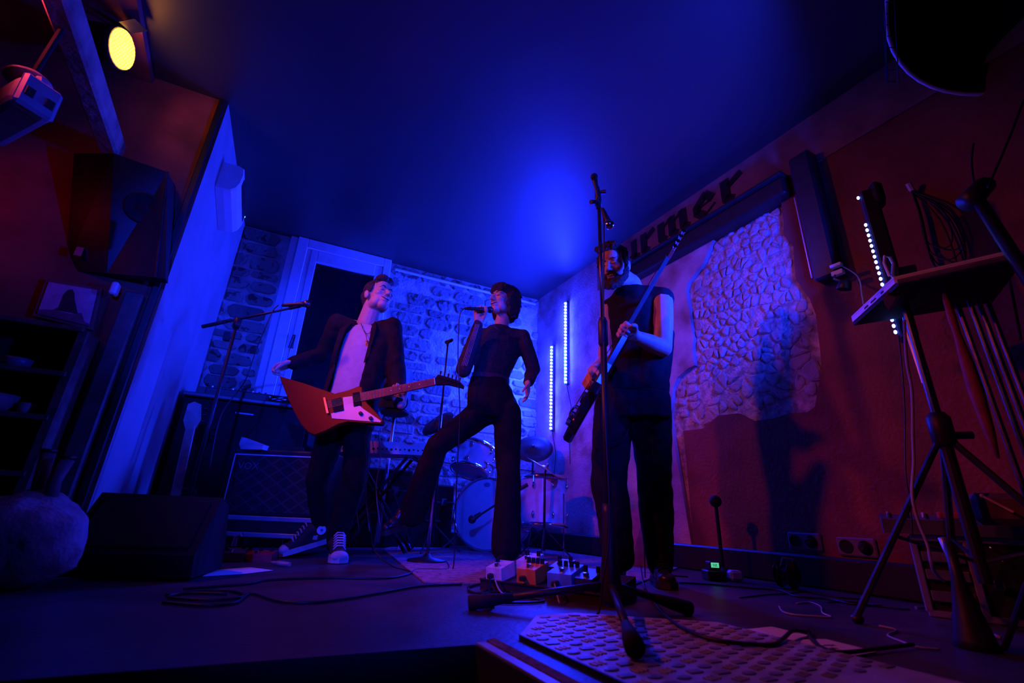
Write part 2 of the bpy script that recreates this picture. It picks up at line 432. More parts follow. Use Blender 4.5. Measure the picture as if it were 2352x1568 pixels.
# amber PAR can hanging under the bulkhead, upper left
pc = V((-2.15, 1.76, 2.52)); pd = (V((.6, 2.4, 1.2)) - pc).normalized()
pface = V((.96, .26, -.08)).normalized()
root = thing('par_lamp', pc, 'round PAR stage lamp glowing amber yellow under the ceiling', 'stage lamp')
b = B(); b.lathe([(.06, -.16), (.09, -.14), (.106, -.02), (.106, .0), (.1, .0), (.094, -.02), (.02, -.03)], pc, pface, n=24); part('can', b, K['black'], root, True)
hexm = emit('amber_lens', (1.0, .42, .03), 9.0)
b = B(); b.lathe([(.001, .002), (.098, .0), (.098, -.008), (.001, -.008)], pc + pface * .009, pface, n=24); part('lens', b, hexm, root)
Mp = frame_from(pface)
b = B()
for i in range(-6, 7):
    y = i * .0155; x = math.sqrt(max(0, .097 ** 2 - y * y))
    for ax in (0, 1):
        c = pc + pface * .0105 + Mp.col[1 - ax] * y
        b.tube([c - Mp.col[ax] * x, c + Mp.col[ax] * x], .0012, n=4)
part('lens_grid', b, emit('amber_grid', (1, .3, .02), 1.5), root)
b = B()
b.tube([pc + Mp.col[1] * .095 - pface * .06, pc + Mp.col[1] * .1 - pface * .1 + V((0, 0, .08)), pc + V((-.03, 0, .13)), pc - Mp.col[1] * .1 - pface * .1 + V((0, 0, .08)), pc - Mp.col[1] * .095 - pface * .06], .009, n=6)
b.tube([pc + V((-.03, 0, .12)), pc + V((-.03, 0, .2))], .012, n=8)
part('yoke', b, K['dmet'], root)
b = B()
d1 = V((-.1, -.45, .85)); d1 = (d1 - pface * d1.dot(pface)).normalized(); d2 = pface.cross(d1)
b.prism([pc + d1 * .112 + d2 * .055, pc + d1 * .112 - d2 * .055, pc + d1 * .15 - d2 * .06 + pface * .07, pc + d1 * .15 + d2 * .06 + pface * .07], d1 * .003)
part('barn_door', b, K['black'], root)
spot('par_light', pc + pface * .02, V((.1, 2.5, .9)), 95, (1.0, .12, .03), 84, .8, .07, root)

# red PAR further forward on the left, mostly out of the picture
rc = V((-2.02, .86, 2.10))
root = thing('par_lamp', rc, 'dark stage lamp cut off by the upper left picture corner', 'stage lamp')
rd = (V((.2, 2.8, 1.2)) - rc).normalized()
b = B(); b.lathe([(.06, -.2), (.09, -.18), (.11, -.03), (.11, .0), (.1, .0), (.09, -.03), (.01, -.035)], rc, rd, n=24); part('can', b, K['dmet'], root, True)
b = B(); b.lathe([(.001, .0), (.088, .0), (.088, -.01), (.001, -.01)], rc - rd * .02, rd, n=24); part('lens', b, emit('red_lens', (1, .03, .04), 2.0), root)
b = B(); b.tube([rc + V((0, 0, .12)), rc + V((0, 0, .64))], .014, n=8); part('yoke', b, K['dmet'], root)
spot('red_light', rc + rd * .02, V((.4, 2.7, .95)), 100, (1.0, .05, .11), 74, .9, .08, root)

# blue spotlight at the far end of the house, behind us
hs0 = V((.12, -5.0, 1.95))
root = thing('spot_lamp', V((hs0.x, hs0.y, -.8)), 'blue spotlight on a pole at the far end of the house', 'stage lamp')
hd_ = (V((-.58, 3.9, .62)) - hs0).normalized()
b = B(); b.lathe([(.06, -.3), (.09, -.28), (.1, -.03), (.1, .0), (.09, .0), (.085, -.03), (.01, -.035)], hs0, hd_, n=24); part('can', b, K['black'], root, True)
b = B(); b.lathe([(.001, 0), (.084, 0), (.084, -.008), (.001, -.008)], hs0 - hd_ * .03, hd_, n=24); part('lens', b, emit('blue_lens', (.02, .06, 1), 12), root)
b = B(); b.tube([V((hs0.x, hs0.y - .12, -.8)), V((hs0.x, hs0.y - .12, hs0.z - .08))], .02, n=10); part('pole', b, K['black'], root)
b = B(); b.lathe([(.25, 0), (.24, .02), (.03, .04)], V((hs0.x, hs0.y - .12, -.8)), n=24); part('foot', b, K['black'], root)
spot('house_beam', hs0 + hd_ * .02, hs0 + hd_ * 5, 2100, BLUE, 19.5, .5, .07, root)

# small red lamp on the left wall, beyond the picture edge
rl = V((-2.66, 1.50, 1.70))
root = thing('wall_lamp', rl - V((0, 0, .1)), 'small red wall washer lamp beyond the left picture edge', 'stage lamp')
rdir = (V((-2.45, 2.0, 1.62)) - rl).normalized()
b = B(); b.lathe([(.02, -.09), (.035, -.08), (.04, 0), (.034, 0), (.03, -.015), (.001, -.016)], rl, rdir, n=18); part('can', b, K['black'], root, True)
b = B(); b.tube([rl - rdir * .05, rl - rdir * .05 + V((0, 0, -.2)), V((-2.75, 1.86, 1.4))], .008, n=6); part('arm', b, K['dmet'], root)
spot('wall_lamp_light', rl + rdir * .01, rl + rdir, .9, (1, .02, .02), 120, .8, .03, root)

# added unseen twin spotlight that brightens the stone wall left of the door
h2 = V((1.50, -5.0, 2.0)); d2_ = (V((-2.02, 3.88, 1.36)) - h2).normalized()
root = thing('spot_lamp', V((h2.x, h2.y, -.8)), 'unseen second blue spotlight added behind us to brighten the left stone wall', 'stage lamp')
b = B(); b.lathe([(.06, -.3), (.09, -.28), (.1, -.03), (.1, .0), (.09, .0), (.085, -.03), (.01, -.035)], h2, d2_, n=24); part('can', b, K['black'], root, True)
b = B(); b.lathe([(.001, 0), (.084, 0), (.084, -.008), (.001, -.008)], h2 - d2_ * .03, d2_, n=24); part('lens', b, emit('blue_lens', (.02, .06, 1), 12), root)
b = B(); b.tube([V((h2.x, h2.y - .12, -.8)), V((h2.x, h2.y - .12, h2.z - .08))], .02, n=10); part('pole', b, K['black'], root)
b = B(); b.lathe([(.25, 0), (.24, .02), (.03, .04)], V((h2.x, h2.y - .12, -.8)), n=24); part('foot', b, K['black'], root)
spot('house_beam', h2 + d2_ * .02, h2 + d2_ * 5, 2300, BLUE, 13, .7, .07, root)
# ------------------------------------------------------------------ left side of the room
# door with white frame in the back wall
def fbox(b, F, u0, u1, n0, n1, z0, z1, bev=0.0):
    b.box(F.p((u0 + u1) / 2, (n0 + n1) / 2, (z0 + z1) / 2), (abs(u1 - u0), abs(n1 - n0), abs(z1 - z0)), F.m, bev); return b
b = B(); fbox(b, FBW, 1.80, 2.76, 0, .02, .0, CEIL - .002); door = struct('door_1', b, K['white'])
for (u0, u1, z0, z1, n) in ((2.70, 2.76, 0, CEIL - .003, .05), (2.60, 2.695, 0, CEIL - .003, .075), (1.80, 1.875, 0, CEIL - .003, .075), (1.875, 2.60, 2.62, CEIL - .003, .075)):
    part('door_frame', fbox(B(), FBW, u0, u1, .02, n, z0, z1, .006), K['white'], door)
for (u0, u1, z0, z1, n) in ((2.56, 2.597, 0, 2.617, .055), (2.50, 2.557, 0, 2.617, .065), (1.878, 1.95, 0, 2.617, .06), (1.95, 2.50, 2.50, 2.617, .065)):
    part('sash', fbox(B(), FBW, u0, u1, .02, n, z0, z1, .005), K['white'], door)
part('pane', fbox(B(), FBW, 1.952, 2.498, .02, .032, .1, 2.498), K['glass'], door)
b = B(); b.box(FBW.p(2.545, .072, 1.66), (.03, .012, .13), FBW.m, .004); b.tube([FBW.p(2.545, .07, 1.70), FBW.p(2.545, .115, 1.70), FBW.p(2.55, .125, 1.69), FBW.p(2.565, .125, 1.58)], .009, n=8)
part('door_handle', b, K['dmet'], door)
# surface batten under the ceiling, from the door to the corner
b = B(); b.box(FBW.p(.91, .03, 2.645), (1.68, .025, .022), FBW.m, .004); single('cable_conduit', b, K['white'], 'slim white conduit running along the top of the back wall', 'conduit')
b = B(); b.box(FBW.p(3.06, .02, 1.62), (.05, .03, .08), FBW.m, .006); single('wall_switch', b, K['black'], 'small black switch box on the stone wall beside the stand', 'switch')

# wall unit on the left flank (tilts a little towards the back)
def acring(u, dz, k=1.0):
    prof = [(0.002, 2.475), (.10, 2.478), (.133, 2.462), (.142, 2.41), (.138, 2.34), (.12, 2.29), (.094, 2.265), (.05, 2.256), (.002, 2.255)]
    zc = 2.365
    return [FLW.p(u, n * (1 if k == 1 else .96), zc + (z - zc) * k + dz) for n, z in prof]
root = thing('wall_unit', FLW.p(1.06, .07, 2.2), 'white rounded air unit high on the left flank wall with green light', 'air unit')
b = B(); b.loft([acring(1.275, .0, .94), acring(1.265, 0), acring(.88, -.1), acring(.87, -.102, .94)]); part('case', b, K['whitep'], root, False)
b = B(); b.loft([[FLW.p(u, n, z + dz) for n, z in ((.142, 2.40), (.147, 2.40), (.142, 2.345), (.137, 2.345))] for u, dz in ((1.24, -.004), (.91, -.09))]); part('louvre', b, K['dmet'], root)
b = B(); b.ell(FLW.p(.895, .142, 2.31), .007, u=8, v=6); part('indicator', b, emit('green_led', (.25, 1, .45), 1.2), root)

# timber joist running over us to the wall, upper left
b = B(); ax = V((.483, -.876, 0)); tm = Matrix((V((.876, .483, 0)), ax, V((0, 0, 1)))).transposed()
t0 = V((-2.27, 2.05, 2.09)); b.box(t0 + ax * .95, (.085, 1.9, .12), tm, .012); 
for v in b.bm.verts: v.co += V((0, 0, .006 * math.sin(v.co.y * 9)))
single('timber_joist', b, K['timber'], 'weathered timber joist reaching over to the left wall', 'beam')
# flood lamp hung from the joist
fc = V((-1.86, 1.30, 1.60))
root = thing('flood_lamp', fc, 'grey boxy flood lamp on a bracket at the left picture edge', 'stage lamp')
fm = frame_from(V((-.12, .05, 1)), V((.93, -.36, 0)))
b = B(); b.box(fc + fm @ V((-.03, 0, 0)), (.30, .12, .13), fm, .025, 2); part('case', b, K['lampgrey'], root)
b = B(); b.box(fc + fm @ V((.128, 0, 0)), (.022, .115, .145), fm, .012); part('end_cap', b, K['lampgrey'], root)
for dy in (-.028, .028):
    b = B(); b.box(fc + fm @ V((.141, dy, -.01)), (.006, .026, .04), fm, .002); part('slot', b, K['blackm'], root)
b = B(); b.tube([fc + fm @ V((.05, 0, .06)), fc + fm @ V((.075, 0, .09)), fc + fm @ V((.06, 0, .125)), fc + fm @ V((.0, 0, .14)), fc + fm @ V((-.05, 0, .11))], .013, n=8, flat=1.6); part('bracket', b, K['lampgrey'], root)
b = B(); b.lathe([(.002, .045), (.04, .038), (.065, .015), (.072, 0), (.002, -.002)], fc + fm @ V((-.01, 0, .15)), V((-.1, 0, 1)), n=20); part('mount_plate', b, K['lampgrey'], root, True)
b = B(); b.tube([fc + fm @ V((-.01, 0, .18)), V((-1.86, 1.30, 2.04))], .011, n=8); part('drop_rod', b, K['blackm'], root)

# PA cabinet on the wall
top = [FLR(170, 352, 2.0), FLR(262, 352, 2.0), FLR(385, 395, 2.0), FLR(402, 425, 2.0)]
bot = [FLR(150, 620, 1.37), FLR(246, 627, 1.37), FLR(357, 637, 1.37), FLR(380, 640, 1.37)]
root = thing('loudspeaker', (bot[0] + bot[2]) / 2, 'black angled PA loudspeaker fixed to the dark wall at left', 'loudspeaker')
b = B(); b.loft([bot + [bot[3] - FAW.n * .06, bot[0] - FAW.n * .03], top + [top[3] - FAW.n * .02, top[0] - FAW.n * .03]]); part('cabinet', b, K['black'], root)
fn = (top[2] - top[1]).cross(bot[1] - top[1]).normalized()
if fn.dot(CO - top[1]) < 0: fn = -fn
hc = top[1] * .30 + top[2] * .30 + bot[1] * .2 + bot[2] * .2 + fn * .003
hc = ONP(330, 478, top[1], fn) + fn * .002
b = B(); b.lathe([(.085, -.002), (.088, .006), (.078, .01), (.07, .004), (.03, -.001), (.02, .008), (.001, .01)], hc, fn, n=24); part('horn', b, K['blackm'], root, True)
b = B(); e1, e2 = top[2], bot[2]; b.tube([e1 + fn * .004, e2 + fn * .004], .006, n=6); part('corner_strip', b, K['dmet'], root)
b = B(); b.box(ONP(184, 580, top[0], (top[1] - top[0]).cross(bot[0] - top[0]).normalized()) + V((.004, -.012, 0)), (.03, .004, .05), FAW.m); part('badge', b, K['alu'], root)

# framed picture
pcs = [ONP(x, y, FAW.p(0, .02, 0), FAW.n) for x, y in ((105, 640), (235, 662), (212, 757), (74, 724))]
root = thing('framed_picture', (pcs[2] + pcs[3]) / 2, 'framed picture with a dark animal shape hanging under the loudspeaker', 'picture')
b = B(); b.prism([p - FAW.n * .018 for p in pcs], FAW.n * .016); part('frame', b, mat('picture_frame', (.25, .1, .09), .6), root)
ic = sum(pcs, V()) / 4; inn = [ic + (p - ic) * .86 for p in pcs]
b = B(); b.prism(inn, FAW.n * .003); part('print', b, mat('print_paper', (.62, .42, .55), .6, var=.15), root)
def inpic(s, t): return inn[3] + (inn[2] - inn[3]) * s + ((inn[0] - inn[3]) * (1 - s) + (inn[1] - inn[2]) * s) * t + FAW.n * .0032
dk = mat('print_dark', (.07, .03, .05), .7)
b = B(); b.prism([inpic(s, t) for s, t in ((.27, .22), (.34, .3), (.36, .7), (.42, .86), (.5, .9), (.56, .8), (.6, .62), (.68, .4), (.74, .24))], FAW.n * .0008); part('animal_shape', b, dk, root)
b = B(); b.prism([inpic(s, t) for s, t in ((.0, .0), (.0, .12), (.3, .22), (.6, .2), (.8, .3), (.9, .08), (1, .05), (1, 0))], FAW.n * .0006); part('ground_shape', b, mat('print_mid', (.24, .1, .17), .7), root)

# open shelf unit below it
root = thing('shelf_unit', FAW.p(.45, .1, 0), 'dark wooden open shelf unit against the left wall', 'shelf')
U0_, U1_ = .19, .85
for uu in (U0_, U1_):
    b = B(); fbox(b, FAW, uu - .02, uu + .02, .0, .16, .0, 1.02, .004); part('side_panel', b, mat('shelf_wood', (.12, .06, .05), .6, var=.4, bump=.2), root)
SH = (.36, .60, .80, 1.02)
for zz in SH:
    b = B(); fbox(b, FAW, U0_, U1_, .0, .17, zz - .012, zz + .012, .003); part('shelf_board', b, mat('shelf_wood', (.14, .07, .055), .6, var=.4, bump=.2), root)
b = B(); fbox(b, FAW, U0_, U1_, 0, .01, .0, 1.0); part('back_panel', b, K['blackm'], root)
def on_shelf(u, zi, n=.09): return FAW.p(u, n, SH[zi] + .0125)
for (u, zi, prof, lab, nm, cat, mm) in (
    (.66, 2, [(.03, 0), (.036, .03), (.02, .07), (.012, .10), (.016, .12)], 'small pale vase on the upper open shelf', 'vase', 'vase', K['whitep']),
    (.40, 2, [(.04, 0), (.05, .02), (.055, .045), (.05, .045), (.03, .01)], 'shallow dark bowl on the upper open shelf', 'bowl', 'bowl', mat('bowl_glaze', (.12, .1, .14), .4)),
    (.56, 1, [(.02, 0), (.03, .03), (.025, .08), (.012, .1), (.012, .13)], 'narrow bottle standing on the middle open shelf', 'bottle', 'bottle', mat('bottle_glass', (.2, .1, .14), .2)),
    (.42, 1, [(.05, 0), (.075, .03), (.085, .075), (.08, .075), (.06, .02)], 'round bowl on the middle open shelf', 'bowl', 'bowl', mat('bowl_clay', (.3, .16, .16), .6)),
    (.30, 1, [(.025, 0), (.034, .02), (.034, .05), (.028, .05), (.02, .01)], 'little cup at the right of the middle shelf', 'cup', 'cup', mat('cup_clay', (.42, .22, .22), .5))):
    b = B(); b.lathe(prof, on_shelf(u, zi), n=18); single(nm, b, mm, lab, cat, smooth=True)
b = B()
for k in range(5): b.ell(on_shelf(.62 - k * .06, 0) + V((0, 0, .05)), (.06, .06, .05 + .012 * (k % 2)))
root = thing('folded_cloth', on_shelf(.5, 0), 'heap of folded reddish cloth on the lowest open shelf', 'cloth'); part('cloth', bake(b, 'cloth', .01, 6, root.location), mat('cloth_red', (.34, .12, .14), .9, bump=.5), root)
# tall narrow panel beside the shelves
b = B(); fbox(b, FAW, .055, .135, .0, .045, .0, 1.30, .008); single('wooden_panel', b, mat('dark_panel', (.10, .075, .07), .5, var=.3), 'narrow dark upright board beside the shelf unit', 'board')
b = B(); b.box(ONP(264, 664, FAW.p(0, .05, 0), FAW.n), (.03, .05, .07), FAW.m, .008); single('wall_bracket', b, K['whitep'], 'small pale bracket below the wall loudspeaker', 'bracket')

# desk with mixer behind the boom stand
root = thing('desk', V((-2.0, 3.52, 0)), 'tall black desk in front of the back wall at left', 'desk')
dm = FBW.m; dn = FBW.n; du = FBW.u
dc = P(572, 915, 3.42); dc.z = 0
DW = .86
def dsk(u, n, z): return dc + du * u + dn * n + V((0, 0, z))
b = B(); b.box(dsk(-.02, -.15, 1.0), (DW, .42, .03), dm, .006); part('desk_top', b, mat('desk_edge', (.08, .08, .09), .35), root)
b = B(); b.box(dsk(-.02, -.15, .49), (DW - .04, .38, .97), dm, .004); part('front_panel', b, K['blackm'], root)
b = B(); b.box(dsk(.0, .055, .90), (.12, .004, .01), dm); part('pull', b, K['dmet'], root)
root = thing('dj_mixer', dsk(.10, -.1, 1.015), 'black mixer with small knobs on the tall desk', 'mixer')
b = B(); b.box(dsk(.08, -.1, 1.045), (.42, .22, .06), dm, .008); part('case', b, K['black'], root)
for i in range(9):
    for j in range(2):
        b = B(); b.lathe([(.008, 0), (.007, .02), (.003, .02)], dsk(-.1 + i * .045, -.16 + j * .11, 1.075), n=8); part('knob', b, K['alu'] if (i + j) % 3 == 0 else K['black'], root)
b = B(); random.seed(3)
cc = dsk(-.24, -.06, 1.03)
for k in range(9):
    rr = random.uniform(.085, .12); t = [cc + V((math.cos(a) * rr * 1.25, math.sin(a) * rr * .8, .006 * k + .012 * math.sin(a * 2 + k))) for a in [R(i * 20) for i in range(19)]]
    b.tube(t, .0042, n=5, cap=False)
single('cable_coil', b, K['cable'], 'coiled black cable lying on the desk beside the mixer', 'cable')

# guitar resting on a stand, left of the amplifier
g0, g1 = P(398, 1160, 2.85), P(437, 985, 2.85)
gd = (g1 - g0).normalized(); gn = V((.55, -.83, 0)).normalized(); gs = gd.cross(gn).normalized(); gm = Matrix((gs, gn, gd)).transposed()
root = thing('electric_guitar', V((g0.x, g0.y, 0)), 'guitar parked upright on a stand at the left of the amplifier', 'guitar')
b = B(); b.box((g0 + g1) / 2, (.05, .022, (g1 - g0).length + .05), gm, .006); part('neck', b, mat('maple', (.5, .4, .32), .4), root)
b = B(); b.prism([g1 + gs * x + gd * y - gn * .006 for x, y in ((-.026, 0), (-.045, .05), (-.04, .15), (-.01, .17), (.03, .155), (.045, .06), (.026, 0))], gn * .014); part('headstock', b, mat('headstock_wood', (.45, .4, .36), .4), root)
for k in range(3):
    b = B(); b.tube([g1 + gs * .045 + gd * (.05 + k * .04), g1 + gs * .066 + gd * (.05 + k * .04)], .006, n=8); part('tuner', b, K['chrome'], root)
bc = g0 - gd * .17
b = B(); b.prism([bc + gs * x + gd * y - gn * .02 for x, y in ((-.05, .22), (-.15, .2), (-.14, .06), (-.11, .0), (-.17, -.1), (-.14, -.22), (0, -.26), (.14, -.22), (.17, -.1), (.11, .0), (.14, .07), (.09, .15), (.05, .17))], gn * .04); part('body', b, K['blackg'], root)
root = thing('guitar_stand', V((bc.x, bc.y, 0)), 'low black folding stand under the parked guitar', 'stand')
for sx in (-1, 1):
    b = B(); p0 = V((bc.x, bc.y, .0)) + V((sx * .16, -.12, 0)); b.tube([p0, V((bc.x + sx * .05, bc.y + .08, .35))], .01, n=6); part('leg', b, K['black'], root)
b = B(); b.tube([V((bc.x - .05, bc.y + .08, .345)), V((bc.x + .05, bc.y + .08, .345))], .01, n=6); part('crossbar', b, K['black'], root)

# combo amplifier on a flight case lid
A0, A1 = P(500, 1180, 3.0), P(700, 1192, 3.0)
az = A0.z; AW = (A1 - A0).length + .10
au = (A1 - A0); au.z = 0; au.normalize(); an = V((au.y, -au.x, 0)); am = Matrix((au, -an, V((0, 0, 1)))).transposed()
ah = P(545, 1037, 3.0).z - az
Am = lambda u, n, z: V((A0.x, A0.y, az)) + au * u + an * n + V((0, 0, z))
root = thing('flight_case', Am(AW / 2, -.14, -.19), 'aluminium edged flight case under the guitar amplifier', 'case')
b = B(); b.box(Am(AW / 2, -.14, -.06), (AW + .02, .36, .12), am, .004); part('case_panel', b, K['blackm'], root)
for zz in (-.014, -.105):
    b = B(); b.box(Am(AW / 2, .042, zz), (AW + .03, .012, .026), am, .003); part('edge_trim', b, K['alu'], root)
b = B(); b.ell(Am(.0, .045, -.02), .018); part('corner_ball', b, K['chrome'], root, True)
b = B(); b.ell(Am(.0, .045, -.1), .018); part('corner_ball', b, K['chrome'], root, True)
for uu in (.06, AW - .06):
    for nn in (-.02, -.26):
        b = B(); b.lathe([(.025, -.012), (.03, -.01), (.03, .01), (.025, .012)], Am(uu, nn, -.15), au, n=14); part('caster', b, K['black'], root)
ampm = bpy.data.materials.new('diamond_grille'); ampm.use_nodes = True
nt = ampm.node_tree; bs = nt.nodes['Principled BSDF']; bs.inputs['Roughness'].default_value = .8
tc = nt.nodes.new('ShaderNodeTexCoord'); mx = None
for ang in (55, -55):
    mp = nt.nodes.new('ShaderNodeMapping'); mp.inputs['Rotation'].default_value = (0, R(ang), 0)
    wv = nt.nodes.new('ShaderNodeTexWave'); wv.inputs['Scale'].default_value = 5.0; wv.bands_direction = 'X'
    nt.links.new(tc.outputs['Object'], mp.inputs['Vector']); nt.links.new(mp.outputs['Vector'], wv.inputs['Vector'])
    cr = nt.nodes.new('ShaderNodeValToRGB'); cr.color_ramp.elements[0].position = .90; cr.color_ramp.elements[1].position = .97
    cr.color_ramp.elements[0].color = (.018, .015, .018, 1); cr.color_ramp.elements[1].color = (.055, .042, .05, 1)
    nt.links.new(wv.outputs['Fac'], cr.inputs['Fac'])
    if mx is None: mx = cr
    else:
        mi = nt.nodes.new('ShaderNodeMix'); mi.data_type = 'RGBA'; mi.blend_type = 'LIGHTEN'; mi.inputs[0].default_value = 1
        nt.links.new(mx.outputs['Color'], mi.inputs[6]); nt.links.new(cr.outputs['Color'], mi.inputs[7]); nt.links.new(mi.outputs[2], bs.inputs['Base Color'])
root = thing('guitar_amplifier', Am(AW / 2, -.12, .0), 'black guitar amplifier with diamond grille cloth and white piping', 'amplifier')
b = B(); b.box(Am(AW / 2, -.14, ah / 2 + .01), (AW, .27, ah + .03), am, .015, 2); part('cabinet', b, K['black'], root)
b = B(); b.box(Am(AW / 2, -.003, ah / 2), (AW - .05, .012, ah - .04), am); part('grille_cloth', b, ampm, root)
for (u0, z0, u1, z1) in ((.02, .015, .02, ah - .015), (.02, ah - .015, AW - .02, ah - .015), (AW - .02, .015, AW - .02, ah - .015)):
    b = B(); b.tube([Am(u0, .004, z0), Am(u1, .004, z1)], .0042, n=6); part('piping', b, K['white'], root)
me = place_mesh(text_mesh('VOX', .062, .002), Am(.055, .006, ah - .105), au, V((0, 0, 1)), an, root.location); part('logo', me, mat('logo_grey', (.16, .15, .16), .5), root)
b = B(); b.tube([Am(AW / 2 - .08, -.12, ah + .02), Am(AW / 2 - .07, -.12, ah + .045), Am(AW / 2 + .07, -.12, ah + .045), Am(AW / 2 + .08, -.12, ah + .02)], .008, n=6, flat=1.6); part('handle', b, K['blackm'], root)
b = B(); q = P(585, 1022, 2.95)
b.prism([P(549, 1020, 2.95), P(555, 1003, 2.97), P(606, 1022, 2.97), P(601, 1032, 2.95), P(553, 1031, 2.93)], V((.01, .05, -.0)))
single('folded_sheet', b, mat('blue_card', (.4, .4, .45), .6), 'tilted card folder lying on top of the guitar amplifier', 'folder')

# pedals and paper on the floor at left
def pedal(name, px, py, wd, dp, h, m, lab, ang=0.0, knobs=2, z=.0, foot=True):
    c = FLR(px, py, z); M = Matrix.Rotation(R(ang), 3, 'Z')
    root = thing(name, c, lab, 'pedal')
    b = B(); b.loft([[c + M @ V((x * wd / 2, y * dp / 2, 0)) for x, y in ((-1, -1), (1, -1), (1, 1), (-1, 1))], [c + M @ V((x * wd / 2 * .96, y * dp / 2, h * (.72 if y < 0 else 1))) for x, y in ((-1, -1), (1, -1), (1, 1), (-1, 1))]]); part('case', b, m, root)
    for k in range(knobs):
        b = B(); b.lathe([(.0085, 0), (.008, .018), (.002, .018)], c + M @ V((-wd * .32 + k * wd * .64 / max(1, knobs - 1), dp * .3, h * .95)), n=10); part('knob', b, K['black'], root)
    if foot:
        b = B(); b.lathe([(.011, 0), (.011, .012), (.004, .014)], c + M @ V((0, -dp * .28, h * .76)), n=10); part('footswitch', b, K['chrome'], root)
    return root, c, M
pedal('effect_pedal', 530, 1288, .13, .12, .06, mat('pedal_dark', (.09, .09, .11), .4), 'dark effect pedal below the amplifier case', 20)
pedal('effect_pedal', 590, 1288, .17, .11, .05, mat('pedal_red', (.42, .02, .03), .4), 'red effect pedal behind the toe of the sneaker', 10, 3)
pedal('effect_pedal', 928, 1262, .075, .11, .05, mat('pedal_blue', (.3, .4, .7), .4), 'tiny pale blue pedal left of the bass drum', 0)
b = B(); j = FLR(523, 1284) + V((0, .03, .062)); b.tube([j, j + V((0, 0, .05)), j + V((.035, -.01, .06))], [.014, .012, .01], n=8)
single('jack_plug', b, K['alu'], 'bright metal jack plug standing up from the dark pedal', 'plug')
b = B(); b.tube([FLR(622, 1296) + V((0, 0, .012)), FLR(640, 1300) + V((0, 0, .014)), FLR(664, 1304) + V((0, 0, .016))], [.004, .011, .009], n=8); single('jack_plug', b, mat('plug_rose', (.5, .3, .35), .4), 'straight plug lying in front of the sneaker toe', 'plug')
b = B(); b.prism([FLR(x, y) + V((0, 0, .002)) for x, y in ((465, 1325), (486, 1311), (574, 1304), (627, 1311), (560, 1319))], (0, 0, .0015)); single('set_list', b, K['paper'], 'white sheet of paper on the stage floor by the monitor', 'paper')

# stage monitor wedge, near left
wc = V((-1.40, 1.98, 0)); wu = V((.97, .22, 0)).normalized(); wn = V((wu.y, -wu.x, 0))
W_ = lambda u, n, z: wc + wu * u + wn * n + V((0, 0, z))
root = thing('stage_monitor', wc, 'large black wedge monitor on the stage floor at left', 'loudspeaker')
prof = [(.10, .01), (-.22, .01), (-.24, .05), (-.14, .27), (-.03, .30), (.12, .09)]
b = B(); b.loft([[W_(u, n, z) for n, z in prof] for u in (-.22, .22)]); part('cabinet', b, K['blackest'], root)
gnm = (W_(0, -.03, .30) - W_(0, .12, .09)).normalized().cross(wu).normalized()
b = B(); b.box(W_(0, .045, .195) + (gnm if gnm.y < 0 else -gnm) * .004, (.38, .012, .21), frame_from((W_(0, -.03, .30) - W_(0, .12, .09)), wu) @ Matrix(((1, 0, 0), (0, 1, 0), (0, 0, 1))), .004); part('grille', b, K['blackest'], root)
b = B(); b.box(W_(-.222, -.06, .18), (.006, .1, .03), Matrix((wu, wn, V((0, 0, 1)))).transposed(), .002); part('handle', b, K['dmet'], root)
# grey sack at the very left with two tubes stuck in it
sc_ = V((-1.62, 1.66, 0))
root = thing('sack', sc_, 'lumpy grey cloth sack at the lower left picture edge', 'sack')
b = B()
for (x, y, z, r1, r2, r3) in ((0, 0, .10, .20, .17, .11), (.06, -.03, .17, .16, .14, .10), (-.1, .02, .15, .18, .15, .12), (.1, .0, .11, .13, .13, .1), (.02, .03, .23, .1, .1, .07)):
    b.ell(sc_ + V((x, y, z)), (r1, r2, r3))
def wr(c):
    k = noise.noise(c * 9) * .018 + noise.noise(c * 22) * .007; return V((c.x + k, c.y + k, max(.001, c.z + k)))
part('cloth', bake(b, 'cloth', .012, 8, root.location, wr), mat('sack_cloth', (.40, .38, .42), .95, var=.2, bump=.4), root)
for i, (dx, h, t) in enumerate(((.035, .17, -.01), (.085, .15, .015))):
    p = sc_ + V((dx, 0, .25)); r_ = thing('cardboard_tube', p, ('taller' if i == 0 else 'shorter') + ' grey tube sticking up out of the sack', 'tube')
    b = B(); b.tube([p, p + V((-.012, 0, h * .5)), p + V((t - .02, .01, h))], [.021, .02, .022], n=12); part('tube', b, mat('tube_grey', (.16, .14, .17), .5), r_, True)
    b = B(); b.tube([p + V((t - .02, .01, h)), p + V((t - .02, .01, h + .012))], .024, n=12); part('rim', b, K['dmet'], r_, True)
